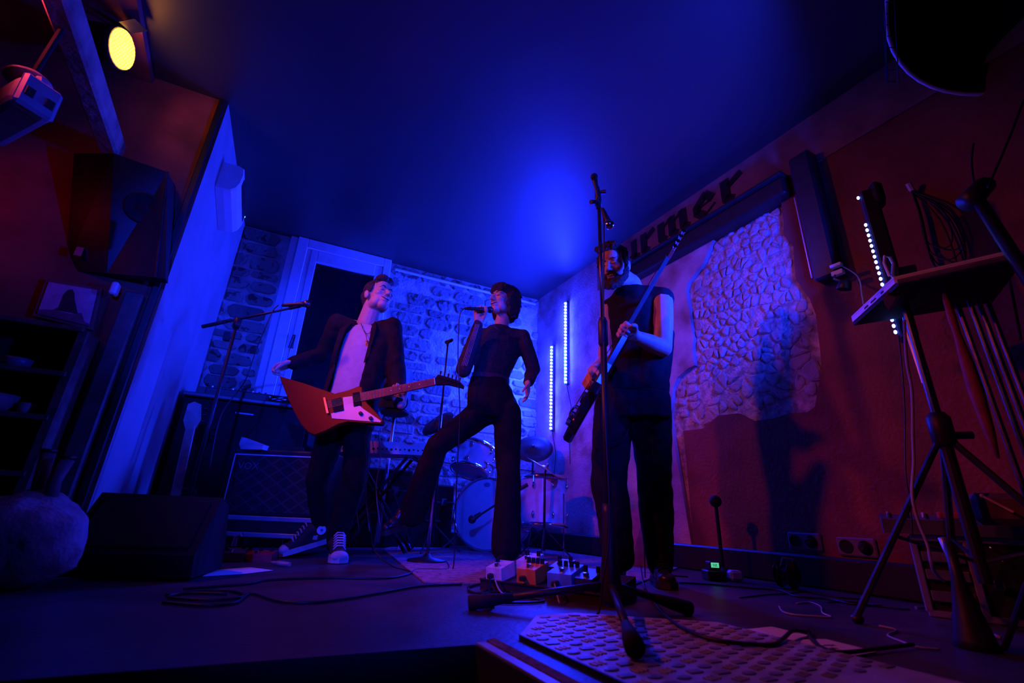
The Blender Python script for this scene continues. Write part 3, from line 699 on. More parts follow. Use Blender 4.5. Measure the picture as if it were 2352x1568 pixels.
# ------------------------------------------------------------------ right side
# blackletter word painted on the sign board: broad-pen strokes
ink2 = mat('sign_black', (.012, .010, .012), .8)
def stroke(pts, wd, n=.0385):                    # pts in (u, z) read left to right = growing u
    b = B()
    for (u0, z0), (u1, z1) in zip(pts[:-1], pts[1:]):
        d = V((u1 - u0, z1 - z0, 0)).normalized(); s = V((-d.y, d.x, 0)) * wd / 2; e = d * wd * .18
        q = [(u0 - e.x + s.x, z0 - e.y + s.y), (u1 + e.x + s.x, z1 + e.y + s.y), (u1 + e.x - s.x, z1 + e.y - s.y), (u0 - e.x - s.x, z0 - e.y - s.y)]
        b.prism([FRW.p(u, n, z) for u, z in q], FRW.n * .003)
    return b
def glyph(kind, u, w_, zb, zt):
    h = zt - zb; m = []
    if kind == 'u': m = [([(u, zt), (u, zb + .04), (u + .05, zb)], .07), ([(u + w_ * .7, zt), (u + w_ * .7, zb + .02), (u + w_ * .7 + .045, zb)], .07), ([(u + .04, zb + .005), (u + w_ * .7, zb + .06)], .02)]
    if kind == 'r': m = [([(u + .02, zt), (u + .02, zb + .03), (u + .06, zb)], .075), ([(u + .05, zt - .05), (u + w_ * .75, zt - .005)], .05)]
    if kind == 'm': m = [([(u + k * w_ * .36, zt - .01), (u + k * w_ * .36, zb + .03), (u + k * w_ * .36 + .035, zb)], .075) for k in range(3)] + [([(u + k * w_ * .36 + .03, zt - .05), (u + (k + 1) * w_ * .36, zt)], .025) for k in range(2)]
    if kind == 'e': m = [([(u + .1, zt), (u + .01, zt - .07), (u + .01, zb + .06), (u + .07, zb)], .07), ([(u + .1, zt), (u + .15, zt - .06)], .065), ([(u + .15, zt - .07), (u + .03, zb + .09)], .016), ([(u + .07, zb), (u + .17, zb + .06)], .018)]
    if kind == 'T': m = [([(u, zt - .02), (u + w_, zt + .01)], .06), ([(u + w_ * .5, zt), (u + w_ * .4, zb + .06), (u + w_ * .6, zb)], .075), ([(u + .01, zt - .03), (u - .02, zb + .1), (u + .06, zb + .02)], .05)]
    return m
lettering = part('lettering', (lambda b: b)(stroke([(0, 0), (.0, .001)], .0001)), ink2, sign)
u = 1.20
for ch, w_ in (('T', .24), ('u', .22), ('r', .185), ('m', .32), ('e', .21), ('r', .2)):
    b = B()
    for pts, wd in glyph(ch, u, w_, 2.475, 2.655):
        s_ = stroke(pts, wd); t_ = bpy.data.meshes.new('t'); s_.bm.to_mesh(t_); s_.bm.free(); b.bm.from_mesh(t_); bpy.data.meshes.remove(t_)
    part('letter_' + ch.lower(), b, ink2, sign); u += w_ + .035
bpy.data.objects.remove(lettering)
swl = mat('sign_scroll', (.10, .03, .04), .8)
def scroll(pts, wd):
    b = B(); b.tube([FRW.p(u, .037, z) for u, z in pts], wd, n=5); part('scroll', b, swl, sign, True)
scroll([(1.55 + .9 * t / 12, 2.41 + .022 * math.sin(t * .8)) for t in range(13)], .004)
scroll([(2.05 + .03 * t, 2.43 + .035 * math.sin(t * .42)) for t in range(16)], .0045)
scroll([(2.25 + .045 * (1 - t / 26) * math.cos(t * .5), 2.445 + .03 * (1 - t / 26) * math.sin(t * .5)) for t in range(24)], .004)

# column loudspeaker on the right wall with clamp lamp at its foot
root = thing('column_speaker', FRW.p(3.12, .03, 1.57), 'tall black column loudspeaker on the right wall', 'loudspeaker')
b = B(); b.box(FRW.p(3.125, .085, 2.0), (.12, .11, .86), FRW.m, .012); part('cabinet', b, K['black'], root)
b = B(); b.box(FRW.p(3.06, .142, 1.87), (.006, .004, .55), FRW.m, .001); part('edge_strip', b, K['alu'], root)
for zz in (2.34, 1.66):
    b = B(); b.box(FRW.p(3.125, .012, zz), (.06, .04, .05), FRW.m); part('wall_bracket', b, K['dmet'], root)
cb = FRW.p(3.19, .18, 1.60)
root = thing('junction_box', cb, 'two small pale connector boxes clipped to the column speaker foot', 'connector')
for dz in (0, -.045):
    b = B(); b.box(cb + V((.02, 0, dz)), (.055, .03, .026 if dz else .018), FRW.m, .003); part('connector', b, K['whitep'], root)
lc = P(1940, 655, 1.98)
root = thing('clip_lamp', lc, 'small black clip lamp below the column speaker', 'lamp')
b = B(); b.lathe([(.012, .03), (.025, .02), (.032, -.02), (.03, -.022), (.01, 0)], lc, V((.2, -.3, 1)), n=16); part('shade', b, K['black'], root, True)
b = B(); b.tube([lc + V((0, 0, .02)), lc + V((-.02, .03, .05)), cb + V((0, 0, -.06))], .006, n=6); part('arm', b, K['black'], root)
def cable(pts, r, lab, m='cable', nm='cable', grp=None, sub=6):
    P_ = [V(p) for p in pts]; out = []
    for i in range(len(P_) - 1):
        a, c1, c2, d = P_[max(0, i - 1)], P_[i], P_[i + 1], P_[min(len(P_) - 1, i + 2)]
        for k in range(sub):
            t = k / sub
            out.append(.5 * ((2 * c1) + (c2 - a) * t + (2 * a - 5 * c1 + 4 * c2 - d) * t * t + (3 * c1 - a - 3 * c2 + d) * t ** 3))
    out.append(P_[-1])
    b = B(); b.tube(out, r, n=6); return single(nm, b, K[m], lab, 'cable', grp, smooth=True)
cable([cb + V((.05, 0, 0)), P(1970, 635, 1.9), P(1980, 680, 1.9), P(1986, 705, 1.9), P(2010, 730, 1.86), P(2040, 735, 1.84)], .0028, 'thin cable hanging from the connector boxes beside the column speaker', 'cableg')

# laptop on a tray stand
LZ = 1.10
tr = [V((1.463, 1.79, LZ)), V((1.367, 1.43, LZ)), V((1.600, 1.22, LZ)), V((1.80, 1.53, LZ))]
ctr = sum(tr, V()) / 4
root = thing('tray_stand', V((ctr.x, ctr.y + .02, 0)), 'black tripod stand carrying the laptop tray', 'stand')
b = B(); b.prism(tr, (0, 0, .012)); part('tray', b, K['blackm'], root)
b = B(); b.tube([tr[1] + V((0, 0, .012)), tr[2] + V((0, 0, .012))], .012, n=8); part('tray_lip', b, mat('lip_rubber', (.16, .12, .15), .6), root)
pb = P(2090, 720, 1.58)
pole = V((pb.x - .01, pb.y, 0))
b = B(); b.tube([pole + V((0, 0, .5)), pole + V((0, 0, LZ))], .014, n=10); part('upper_tube', b, K['dmet'], root)
b = B(); b.tube([pole + V((0, 0, .14)), pole + V((0, 0, .62))], .019, n=10); part('lower_tube', b, K['black'], root)
b = B(); b.lathe([(.02, 0), (.034, .01), (.034, .10), (.022, .12)], pole + V((0, 0, .56)), n=14); part('collar', b, K['black'], root, True)
b = B(); b.tube([pole + V((.03, -.01, .6)), pole + V((.075, -.03, .6))], .013, n=8); part('knob', b, K['black'], root)
for k, (dx, dy) in enumerate(((-.36, .10), (.16, -.34), (.05, .19))):
    b = B(); b.tube([pole + V((dx * .05, dy * .05, .58)), pole + V((dx, dy, .02))], .011, n=8); lg = part('leg', b, K['dmet'], root)
    b = B(); b.ell(pole + V((dx, dy, .014)), (.02, .02, .014), u=10, v=6); part('rubber_foot', b, K['black'], lg, True)
    b = B(); b.tube([pole + V((0, 0, .2)), pole + V((dx * .55, dy * .55, .265))], .006, n=6); part('brace', b, K['dmet'], root)
# the laptop lies open on it: base with ports towards the stage, screen folded back
root = thing('laptop', ctr + V((0, 0, .013)), 'silver laptop on the tray, its side edge shining blue', 'laptop')
k_ = .95; lp = [ctr + (p - ctr) * k_ + V((-.012, .006, .013)) for p in tr]
b = B(); b.prism(lp, (0, 0, .018)); lbase = part('base', b, K['whitep'], root)
ed = (lp[0] - lp[1]).normalized(); eo = V((-ed.y, ed.x, 0));  eo = eo if eo.x < 0 else -eo
for t, ln in ((.25, .018), (.45, .04), (.62, .03)):
    c = lp[1] + (lp[0] - lp[1]) * t + V((0, 0, .009)); b = B(); b.box(c + eo * .0008, (ln, .002, .006), Matrix((ed, eo, V((0, 0, 1)))).transposed()); part('port', b, K['blackm'], lbase)
hng = (lp[1] + lp[2]) / 2
b = B(); up = V((-.25, -.25, 1)).normalized() 
b.prism([p + V((0, 0, .019)) for p in lp], V((0, 0, .007))); part('screen_lid', b, K['whitep'], root)
# pale bracket arm at its corner
b = B(); c0 = [P(x, y, 1.50) for x, y in ((2026, 683), (2060, 650), (2066, 672), (2040, 712), (2033, 700))]
b.prism(c0, V((.018, .012, .0))); single('clamp_plate', b, K['whitep'], 'pale clamp plate at the front corner of the laptop tray', 'clamp')
c0 = P(2042, 605, 1.66)
root = thing('tablet_holder', c0 - V((0, 0, .08)), 'pale loop shaped holder clamped beside the LED bar', 'holder')
b = B(); b.tube([c0 + V((-.012, 0, -.06)), c0 + V((-.02, 0, 0)), c0 + V((-.01, 0, .035)), c0 + V((.012, 0, .03)), c0 + V((.018, 0, .0)), c0 + V((.0, 0, -.055)), c0 + V((.01, 0, -.14))], .006, n=6); part('loop', b, K['whitep'], root)
b = B(); b.tube([c0 + V((.01, 0, -.14)), c0 + V((.02, .03, -.30)), c0 + V((.0, .0, -.52))], .006, n=6); part('rod', b, K['alu'], root)
cable([P(2077, 735, 1.52), P(2083, 830, 1.55), P(2095, 900, 1.56), P(2097, 1000, 1.58), P(2099, 1060, 1.6), P(2095, 1130, 1.6), P(2105, 1185, 1.6), P(2130, 1250, 1.6), P(2145, 1310, 1.58), FLR(2170, 1356) * .72 + V((.02, .0, .09)), FLR(2206, 1394) * .78 + V((0, 0, .03)), FLR(2260, 1470) + V((.05, 0, .008))], .005, 'pale grey cable hanging down from the laptop tray to the floor', 'cableg')
cable([P(2064, 770, 1.72), P(2072, 850, 1.72), P(2078, 940, 1.74), P(2080, 1080, 1.75), P(2090, 1150, 1.75), P(2096, 1230, 1.76)], .0028, 'thin dark cable hanging beside the pale laptop cable')

# flight case rack with small mixer on top
rc0 = P(2093, 1228, 1.86); rk = V((rc0.x, rc0.y, 0)); ru = V((.80, -.60, 0)); rn = V((-.60, -.80, 0)); rm = Matrix((ru, rn, V((0, 0, 1)))).transposed()
RK = lambda u, n, z: rk + ru * u + rn * n + V((0, 0, z))
RH = rc0.z
root = thing('rack_case', RK(.24, -.15, 0), 'black rack case with metal corners beside the tripod stand', 'case')
b = B(); b.box(RK(.24, -.17, RH / 2 + .005), (.48, .30, RH - .02), rm, .004); part('case_panel', b, K['blackm'], root)
for (u0, z0, u1, z1) in ((0, RH, .48, RH), (0, .02, .48, .02)):
    b = B(); b.box(RK((u0 + u1) / 2, -.015, z0 - .008), (.49, .02, .022), rm, .003); part('edge_trim', b, K['alu'], root)
for uu in (0, .15, .48):
    b = B(); b.box(RK(uu, -.015, RH / 2), (.022, .02, RH - .03), rm, .003); part('edge_trim', b, K['alu'], root)
for zz in (.07, .14, .2):
    b = B(); b.box(RK(.075, -.008, zz), (.12, .016, .035), rm, .003); part('rack_unit', b, mat('rack_blue', (.12, .13, .2), .4), root)
b = B(); b.box(RK(.2, .004, RH * .45), (.03, .02, .03), rm, .006); part('latch', b, K['chrome'], root)
for uu, zz in ((.17, RH - .03), (.21, RH - .03), (.23, RH - .07)):
    b = B(); b.ell(RK(uu, .0, zz), .006, u=8, v=6); part('rivet', b, K['chrome'], root)
root = thing('mixing_desk', RK(.2, -.14, RH), 'small mixer with rows of knobs on the rack case', 'mixer')
b = B(); b.loft([[RK(u, n, RH + .004 + z) for n, z in ((.02, 0), (-.28, 0), (-.28, .075), (.02, .05))] for u in (-.08, .5)]); part('case', b, mat('mixer_case', (.08, .085, .12), .45), root)
for i in range(10):
    for j in range(2):
        b = B(); b.lathe([(.008, 0), (.007, .018), (.002, .018)], RK(-.05 + i * .055, -.04 - j * .08, RH + .06 + j * .007), n=8); part('knob', b, K['alu'] if j else K['black'], root)
b = B(); b.box(RK(.19, .0, RH + .075), (.055, .04, .03), rm, .003); part('fader_cap', b, mat('cap_blue', (.3, .4, .8), .4), root, label='light blue block')
b = B(); b.box(RK(.12, .0, RH + .072), (.06, .04, .024), rm, .003); part('fader_cap', b, mat('cap_red', (.5, .05, .08), .4), root, label='dark red block')
dsx = P(2255, 1138, 1.55)
b = B(); b.tube([dsx, P(2328, 1176, 1.5)], .004, n=6); b.ell(dsx, .006, u=8, v=6); single('drum_stick', b, mat('stick_wood', (.55, .4, .3), .5), 'thin pale stick jutting out above the rack case', 'stick')
b = B(); b.box(P(2300, 1170, 1.6), (.16, .12, .10), rm, .02); single('gear_bag', b, mat('bag_brown', (.16, .09, .09), .9), 'soft brown bag behind the pale stick at right', 'bag')

# bundle of folded mic stands leaning at the right edge
root = thing('stand_bundle', V((1.70, 1.42, 0)), 'bundle of folded black stands with shiny rods at right edge', 'stand')
for i, (x, y) in enumerate(((2226, 690), (2247, 690), (2268, 690), (2200, 700))):
    t = P(x, y, 1.45 + .02 * i); b = B(); b.tube([V((t.x + .02, t.y, .02)), t], .008, n=8); part('rod', b, K['dmet'], root)
b = B(); b.lathe([(.09, 0), (.085, .014), (.02, .02)], V((1.62, 1.47, 0)), n=20); part('foot', b, K['black'], root)
# closed umbrella-like cloth
um = P(2210, 800, 1.42)
b = B()
b.lathe([(.003, .22), (.009, .18), (.012, .12), (.010, .05), (.017, -.05), (.020, -.14), (.013, -.28), (.004, -.36)], um, V((.0, .0, 1)), n=14); single('furled_umbrella', b, mat('umbrella_red', (.24, .04, .07), .8), 'furled dark red umbrella hanging among the stands', 'umbrella', smooth=True)
hk = ONP(2100, 440, FRW.p(0, .04, 0), FRW.n)
b = B(); b.tube([hk - FRW.n * .04, hk + FRW.n * .03, hk + FRW.n * .05 + V((0, 0, .03))], .012, n=8); single('wall_hook', b, K['whitep'], 'pale wall hook right of the LED bar', 'hook')
random.seed(12)
for k in range(5):
    a = hk + FRW.n * (.01 + .006 * k) + V((0, 0, -.01)); L_ = random.uniform(.35, .6); wdt = random.uniform(.05, .12)
    cable([a, a + FRW.u * wdt + V((0, 0, -L_ * .4)), a + FRW.u * wdt * 1.1 + V((0, 0, -L_ * .85)), a + FRW.u * .05 + V((0, 0, -L_)), a + FRW.u * -.01 + V((0, 0, -L_ * .8)), a + FRW.u * .0 + V((0, 0, -L_ * .3)), a], .0035, 'dark looped cable hanging in the bundle on the wall hook', grp='cables hanging on the hook')

# big round lamp shade at the upper right corner, and a tripod pole below it
sc0 = P(2394, -98, 1.16); sax = V((-.35, -.45, -.80)).normalized(); sr = .50
root = thing('lamp_shade', V((sc0.x, sc0.y, sc0.z - .3)), 'big round black lamp shade cut off by the upper right corner', 'lamp')
b = B(); b.lathe([(.06, -.24), (.2, -.22), (.38, -.13), (.47, -.04), (sr, .0), (sr - .012, .002), (.45, -.04), (.36, -.12), (.05, -.2)], sc0, sax, n=48, caps=False); part('shade', b, K['blackest'], root, True)
Ms = frame_from(sax); b = B(); b.tube([sc0 + (Ms.col[0] * math.cos(R(a * 7.5)) + Ms.col[1] * math.sin(R(a * 7.5))) * (sr + .002) for a in range(49)], .009, n=8, cap=False); part('rim', b, K['white'], root, True)
b = B(); b.tube([sc0 - sax * .22, V((sc0.x - sax.x * .22, sc0.y - sax.y * .22, CEIL))], .012, n=8); part('suspension', b, K['black'], root)
root = thing('speaker_stand', V((1.50, 1.12, 0)), 'tall black tripod pole at the right picture edge', 'stand')
b = B(); b.tube([P(2235, 440, 1.24), V((1.52, 1.14, .75)), V((1.50, 1.12, .16))], .018, n=10); part('pole', b, K['dmet'], root, True)
b = B(); b.tube([P(2262, 425, 1.24), P(2225, 465, 1.24)], [.03, .035], n=10); part('clamp', b, K['black'], root, True)
for dx, dy in ((-.22, .06), (.2, -.3), (.22, .3)):
    b = B(); b.tube([V((1.50 + dx * .05, 1.12 + dy * .05, .5)), V((1.50 + dx, 1.12 + dy, .015))], .012, n=8); part('leg', b, K['black'], root)
# cloth banner and strap behind it
b = B(); b.prism([P(2125, 160, 1.7), P(2163, 175, 1.7), P(2257, 390, 1.8), P(2240, 400, 1.8), P(2230, 370, 1.8)], V((.01, .01, 0))); single('hanging_banner', b, mat('banner_cloth', (.30, .30, .36), .9), 'narrow hanging cloth strip in front of the right wall', 'cloth')
b = B(); b.prism([P(2072, 140, 1.9), P(2090, 150, 1.9), P(2150, 300, 2.0), P(2165, 390, 2.0), P(2140, 330, 2.0)], V((.01, .01, 0))); single('hanging_banner', b, mat('banner_dark', (.20, .14, .18), .9), 'dim purple cloth strip left of the brighter strip', 'cloth')
root = thing('metal_strap', P(2044, 190, 1.55), 'slotted metal strap hanging from the ceiling at right', 'strap')
for dx in (-7, -4, 20):
    b = B(); b.tube([P(2034 + dx, -8, 1.32), P(2044 + dx, 190, 1.52)], .0022, n=5); part('rail', b, K['dmet'], root)
for k in range(8):
    y = 5 + k * 26; b = B(); b.tube([P(2034 + k * 1.3, y, 1.33 + .026 * k), P(2050 + k * 1.3, y, 1.33 + .026 * k)], .002, n=5); part('rung', b, K['dmet'], root)
cable([P(2352, 230, 1.15), P(2340, 260, 1.15), P(2325, 300, 1.15), P(2300, 360, 1.15), P(2278, 410, 1.15), P(2270, 430, 1.15)], .004, 'shiny cable running down below the big loudspeaker')
cable([P(2236, 330, 1.5), P(2232, 370, 1.5), P(2238, 420, 1.5), P(2260, 480, 1.48), P(2290, 560, 1.45), P(2318, 640, 1.42), P(2345, 780, 1.4)], .004, 'dark cable dropping from the hanging cloth to the stands')

# near right: blurred base of another stand
nb = FLR(2245, 1490)
root = thing('mic_stand', nb, 'short dark stand foot close to us at the lower right', 'stand')
b = B(); b.lathe([(.05, 0), (.045, .02), (.03, .09), (.014, .17), (.012, .26)], nb, n=16); part('foot', b, K['black'], root, True)
b = B(); b.tube([nb + V((.05, .05, .17)), nb + V((.03, .05, .27))], .010, n=10); part('upper_tube', b, K['alu'], root, True)
b = B(); b.tube([FLR(2310, 1500) + V((0, 0, .01)), P(2360, 1340, 1.2)], .007, n=8); part('leg', b, K['dmet'], root)

# floor junk on the right: round based stand, display, sockets, loudspeaker-like lump, spare pole
p0 = FLR(1663, 1329)
root = thing('table_mic_stand', p0, 'short black stand with a ball top near the right wall', 'stand')
b = B(); b.lathe([(.075, 0), (.07, .03), (.03, .05), (.012, .06)], p0, n=20); part('foot', b, K['black'], root, True)
b = B(); b.tube([p0 + V((0, 0, .05)), p0 + V((0, 0, .385))], .011, n=8); part('tube', b, K['black'], root)
b = B(); b.ell(p0 + V((0, 0, .405)), .034); part('ball', b, K['blackm'], root, True)
c = FLR(1641, 1330) + V((-.02, -.05, .0)); c = V((c.x, c.y, .052)); root = thing('tuner_pedal', c, 'tiny tuner with a glowing green display beside the short stand', 'pedal')
bb = B(); bb.box(c + V((0, 0, -.0265)), (.10, .09, .05), None, .006); single('plastic_box', bb, K['black'], 'low black box carrying the green lit tuner', 'box'); b = B(); b.box(c + V((0, 0, .02)), (.06, .06, .04), None, .005); part('case', b, K['black'], root)
b = B(); b.box(c + V((-.003, -.0305, .024)), (.042, .002, .024)); part('display', b, emit('green_display', (.12, .8, .42), .75), root)
me = place_mesh(text_mesh('NE', .019, .0003, 'CENTER'), c + V((-.003, -.0322, .017)), V((1, 0, 0)), V((0, 0, 1)), V((0, -1, 0)), c); part('display_text', me, K['ink'], root)
b = B(); b.box(FLR(1690, 1336) + V((0, 0, .031)), (.07, .06, .05), None, .012); single('small_box', b, mat('box_blue', (.3, .3, .6), .5), 'little blue box right of the short black stand', 'box')
for i, (x, y) in enumerate(((1850, 1243), (1970, 1256))):
    uu, zz = FRW.uz(x, y, .03)
    root = thing('wall_socket', FRW.p(uu, .03, zz - .04), ('left' if i == 0 else 'right') + 'hand double wall socket low on the right wall', 'socket', 'wall sockets')
    b = B(); b.box(FRW.p(uu, .037, zz), (.17, .018, .085), FRW.m, .006); part('plate', b, K['socket'], root)
    for s_ in (-1, 1):
        b = B(); b.lathe([(.029, .0), (.031, .004), (.028, .004), (.024, -.012), (.001, -.012)], FRW.p(uu + s_ * .042, .047, zz), FRW.n, n=18); part('outlet', b, K['blackm'], root)
    b = B(); b.lathe([(.02, 0), (.022, .025), (.012, .045)], FRW.p(uu + .042, .048, zz), FRW.n, n=14); part('plug', b, K['black'], root)
# pale panel leaning behind the bearded player's legs
b = B(); b.prism([P(1437, 1180, 3.35), P(1485, 1155, 3.35), FLR(1495, 1303), FLR(1447, 1303)], V((.02, .05, 0))); single('instrument_case', b, mat('case_rose', (.52, .22, .30), .7, var=.2), 'rose coloured case leaning behind the bearded player', 'case')
# lump of gear
c = FLR(1812, 1352)
root = thing('cable_drum', c, 'dark round cable drum on the floor at right', 'drum')
b = B(); b.lathe([(.06, -.035), (.062, -.03), (.03, -.026), (.03, .026), (.062, .03), (.06, .035)], c + V((0, 0, .063)), V((.5, -.86, 0)), n=20); part('reel', b, K['blackg'], root, True)
b = B(); b.tube([c + V((-.03, -.01, .1)), c + V((-.02, -.02, .14)), c + V((.03, -.02, .135)), c + V((.035, -.01, .1))], .004, n=6); part('handle', b, K['alu'], root)
# ------------------------------------------------------------------ floor gear in front
def fcable(px, r, lab, z=0.0, m='cable', grp=None, lift=None):
    pts = [FLR(x, y, z) + V((0, 0, r + .001 + (lift[i] if lift else 0))) for i, (x, y) in enumerate(px)]
    return cable(pts, r, lab, m, grp=grp)
# apron: metal nosing, carpet strip, tread plate
ap = V((.483, -.876, 0)); ae = V((.909, .418, 0)); o_ = e0
b = B(); b.prism([o_ + ae * .004 + V((0, 0, .0005)), o_ + ap * .95 + ae * .004 + V((0, 0, .0005)), o_ + ap * .95 + ae * .028 + V((0, 0, .0005)), o_ + ae * .028 + V((0, 0, .0005))], (0, 0, .004)); single('edge_profile', b, mat('edge_paint', (.52, .52, .58), .4), 'smooth metal profile along the stage step edge', 'edge trim')
b = B(); b.prism([o_ + ae * .030 + V((0, 0, .0005)), o_ + ap * .95 + ae * .030 + V((0, 0, .0005)), o_ + ap * .95 + ae * .058 + V((0, 0, .0005)), o_ + ae * .058 + ap * -.02 + V((0, 0, .0005))], (0, 0, .006)); single('carpet_strip', b, K['carpet'], 'rough brown anti slip strip along the stage step', 'strip')
pl = [FLR(1195, 1468), FLR(1440, 1432), FLR(1500, 1432), FLR(1945, 1562)]
p0 = pl[0]; pe = ae; 
Lp, Wp = .62, .56
PT = lambda a, c, z=0: V((p0.x, p0.y, z)) + ae * a + ap * c
root = thing('tread_plate', PT(Lp / 2, Wp / 2), 'bare metal tread plate lying on the stage step', 'metal plate')
b = B(); b.prism([PT(0, 0, .006), PT(.16, -.19, .006), PT(.30, -.20, .006), PT(Lp + .02, .02, .006), PT(Lp + .02, .9, .006), PT(0, .9, .006)], (0, 0, .005)); part('sheet', b, K['plate'], root)
b = B(); b.prism([PT(-.004, 0, .0005), PT(.0, 0, .0005), PT(.0, .9, .0005), PT(-.004, .9, .0005)], (0, 0, .010)); part('cut_edge', b, K['black'], root)
# raised treads: ovals, blocks and groups of three bars
nt_ = 0; zt_ = .0112
ovm = B(); ovm.lathe([(.0125, 0), (.012, .002), (.008, .003)], V(), n=10); ov = ovm.mesh('stud'); ov.transform(Matrix.Diagonal((1.35, .8, 1, 1))); ov.materials.append(K['stud'])
bkm = B(); bkm.box((0, 0, .0012), (.033, .017, .0025), None, .001); bk = bkm.mesh('stud'); bk.materials.append(K['stud'])
brm = B()
for k_ in (-1, 0, 1): brm.box((k_ * .013, 0, .0012), (.006, .021, .0025), None, .001)
brm.box((0, 0, .0003), (.034, .010, .0006)); br = brm.mesh('rib'); br.materials.append(K['stud'])
shape_ = [(0, 0), (.16, -.19), (.30, -.20), (Lp + .02, .02), (Lp + .02, .6), (0, .6)]
for i in range(19):
    for j in range(13):
        a, c = .024 + j * .049, -.18 + i * .040 + (.020 if j % 2 else 0)
        if not all(inside((a + da, c + dc), shape_) for da in (-.02, .02) for dc in (-.014, .014)) or c > .46: continue
        me_ = (ov, bk, br)[(i + j * 2) % 3]
        o = bpy.data.objects.new(me_.name, me_); COL.objects.link(o); o.parent = root
        o.location = PT(a, c, zt_) - root.location; o.rotation_euler = (0, 0, math.atan2(ae.y, ae.x) + (R(14) if me_ is br else 0)); nt_ += 1

# set lists on the floor, right
random.seed(5)
for i, (quad, lab) in enumerate((([(1653, 1454), (1773, 1441), (1855, 1461), (1852, 1466), (1782, 1491)], 'left white set list sheet under the black cable'), ([(1795, 1494), (1828, 1471), (1897, 1470), (2014, 1499), (1895, 1524)], 'right white set list sheet beside the tread plate'))):
    pts = [FLR(x, y) + V((0, 0, .002)) for x, y in quad]
    c = sum(pts, V()) / len(pts)
    root = thing('set_list', V((c.x, c.y, 0)), lab, 'paper', 'set lists on the right')
    b = B(); b.prism(pts, (0, 0, .0012)); part('sheet', b, K['paper'], root)
    for px, py, n_ in (((1765, 1463, 6), (1778, 1468, 9), (1800, 1478, 5)) if i == 0 else ((1850, 1490, 8), (1895, 1486, 11), (1910, 1493, 7))):
        q = FLR(px, py) + V((0, 0, .0036)); ex = V((.95, .30, 0)).normalized(); ey = V((-.30, .95, 0)).normalized()
        b = B(); b.tube([q + ex * ((k - n_) * .0035) + ey * (random.uniform(.003, .009) * (1 if k % 2 else -1)) for k in range(2 * n_)], .0011, n=4, flat=.4); part('writing', b, K['ink'], root)

# pedal board with pedals
pc0 = [FLR(1118, 1352, .0), FLR(1395, 1392, .0)]
bu = (pc0[1] - pc0[0]); bu.z = 0; BL = bu.length; bu.normalize(); bnrm = V((bu.y, -bu.x, 0))
PB = lambda u, n, z: pc0[0] + bu * u + bnrm * n + V((0, 0, z))
root = thing('pedal_board', PB(BL / 2, -.12, 0), 'black sloping pedal board on the floor behind the front microphone stand', 'pedal board')
bm_ = Matrix((bu, -bnrm, V((0, 0, 1)))).transposed()
b = B(); b.loft([[PB(u, n, z) for n, z in ((.02, .0), (-.26, .0), (-.26, .075), (.02, .035))] for u in (-.02, BL + .02)]); part('deck', b, K['blackm'], root)
b = B(); b.tube([PB(-.02, .022, .035), PB(BL + .02, .022, .035)], .004, n=6); part('front_rail', b, K['dmet'], root)
def bpedal(u, n, wd, dp, h, m, lab, knobs, two=False):
    zb = .035 + (.02 - n) / .28 * .04
    c = PB(u, n, zb); r_ = thing('effect_pedal', c, lab, 'pedal', 'pedals on the pedal board')
    tl = Matrix.Rotation(R(8), 3, bu)
    q = lambda x, y, z: c + tl @ (bu * x - bnrm * y + V((0, 0, z)))
    b = B(); b.loft([[q(x * wd / 2, y * dp / 2, 0) for x, y in ((-1, -1), (1, -1), (1, 1), (-1, 1))], [q(x * wd / 2 * .97, y * dp / 2, h * (.85 if y < 0 else 1.0)) for x, y in ((-1, -1), (1, -1), (1, 1), (-1, 1))]]); part('case', b, m, r_)
    for k in range(knobs):
        b = B(); b.lathe([(.009, 0), (.008, .02), (.003, .02)], q(-wd * .36 + k * wd * .72 / max(1, knobs - 1), dp * .22, h * .95), n=10); part('knob', b, K['blackg'], r_)
    b = B(); b.box(q(-wd * .1, -dp * .5 - .012, h * .35), (wd * .22, .03, .018), bm_, .004); part('jack', b, K['black'], r_)
    b = B(); b.lathe([(.011, 0), (.011, .012), (.003, .014)], q(0, -dp * .25, h * .86), n=10); part('footswitch', b, K['chrome'], r_)
    return q
bpedal(.045, -.03, .075, .10, .055, mat('pedal_white', (.66, .60, .66), .4), 'white pedal at the left end of the pedal board', 1)
bpedal(.105, -.17, .075, .11, .06, mat('pedal_white2', (.62, .56, .62), .4), 'second white pedal behind the front white one', 2)
bpedal(.185, -.05, .085, .11, .06, mat('pedal_orange', (.85, .24, .04), .4), 'bright orange effect pedal on the pedal board', 4)
bpedal(.335, -.04, .10, .12, .062, mat('pedal_sky', (.10, .30, .62), .4), 'sky blue effect pedal on the pedal board', 4)
bpedal(.262, -.16, .07, .11, .05, mat('pedal_maroon', (.16, .02, .02), .4), 'dark maroon pedal between the orange and blue ones', 2)
bpedal(.425, -.05, .07, .12, .05, mat('pedal_navy', (.03, .05, .10), .35), 'dark navy pedal right of the sky blue pedal', 2)
b = B(); b.lathe([(.02, 0), (.018, .03), (.004, .035), (.003, .10)], FLR(1122, 1395), n=14); single('jack_adapter', b, K['dmet'], 'small dark plug standing upright left of the pedal board', 'plug')
cable([PB(.06, .04, .06), PB(.10, .09, .045), PB(.15, .13, .02), PB(.22, .16, .005)], .003, 'thin pale patch lead running from the white pedal', 'cableg')
cable([PB(.33, .05, .055), PB(.36, .09, .03), PB(.38, .11, .006)], .003, 'thin pale patch lead running from the sky blue pedal', 'cableg')
fcable([(1108, 1362), (1150, 1352), (1190, 1360), (1180, 1372), (1150, 1376), (1170, 1362), (1220, 1376), (1250, 1384), (1200, 1388), (1150, 1388)], .004, 'black patch cable curled in front of the pedal board')
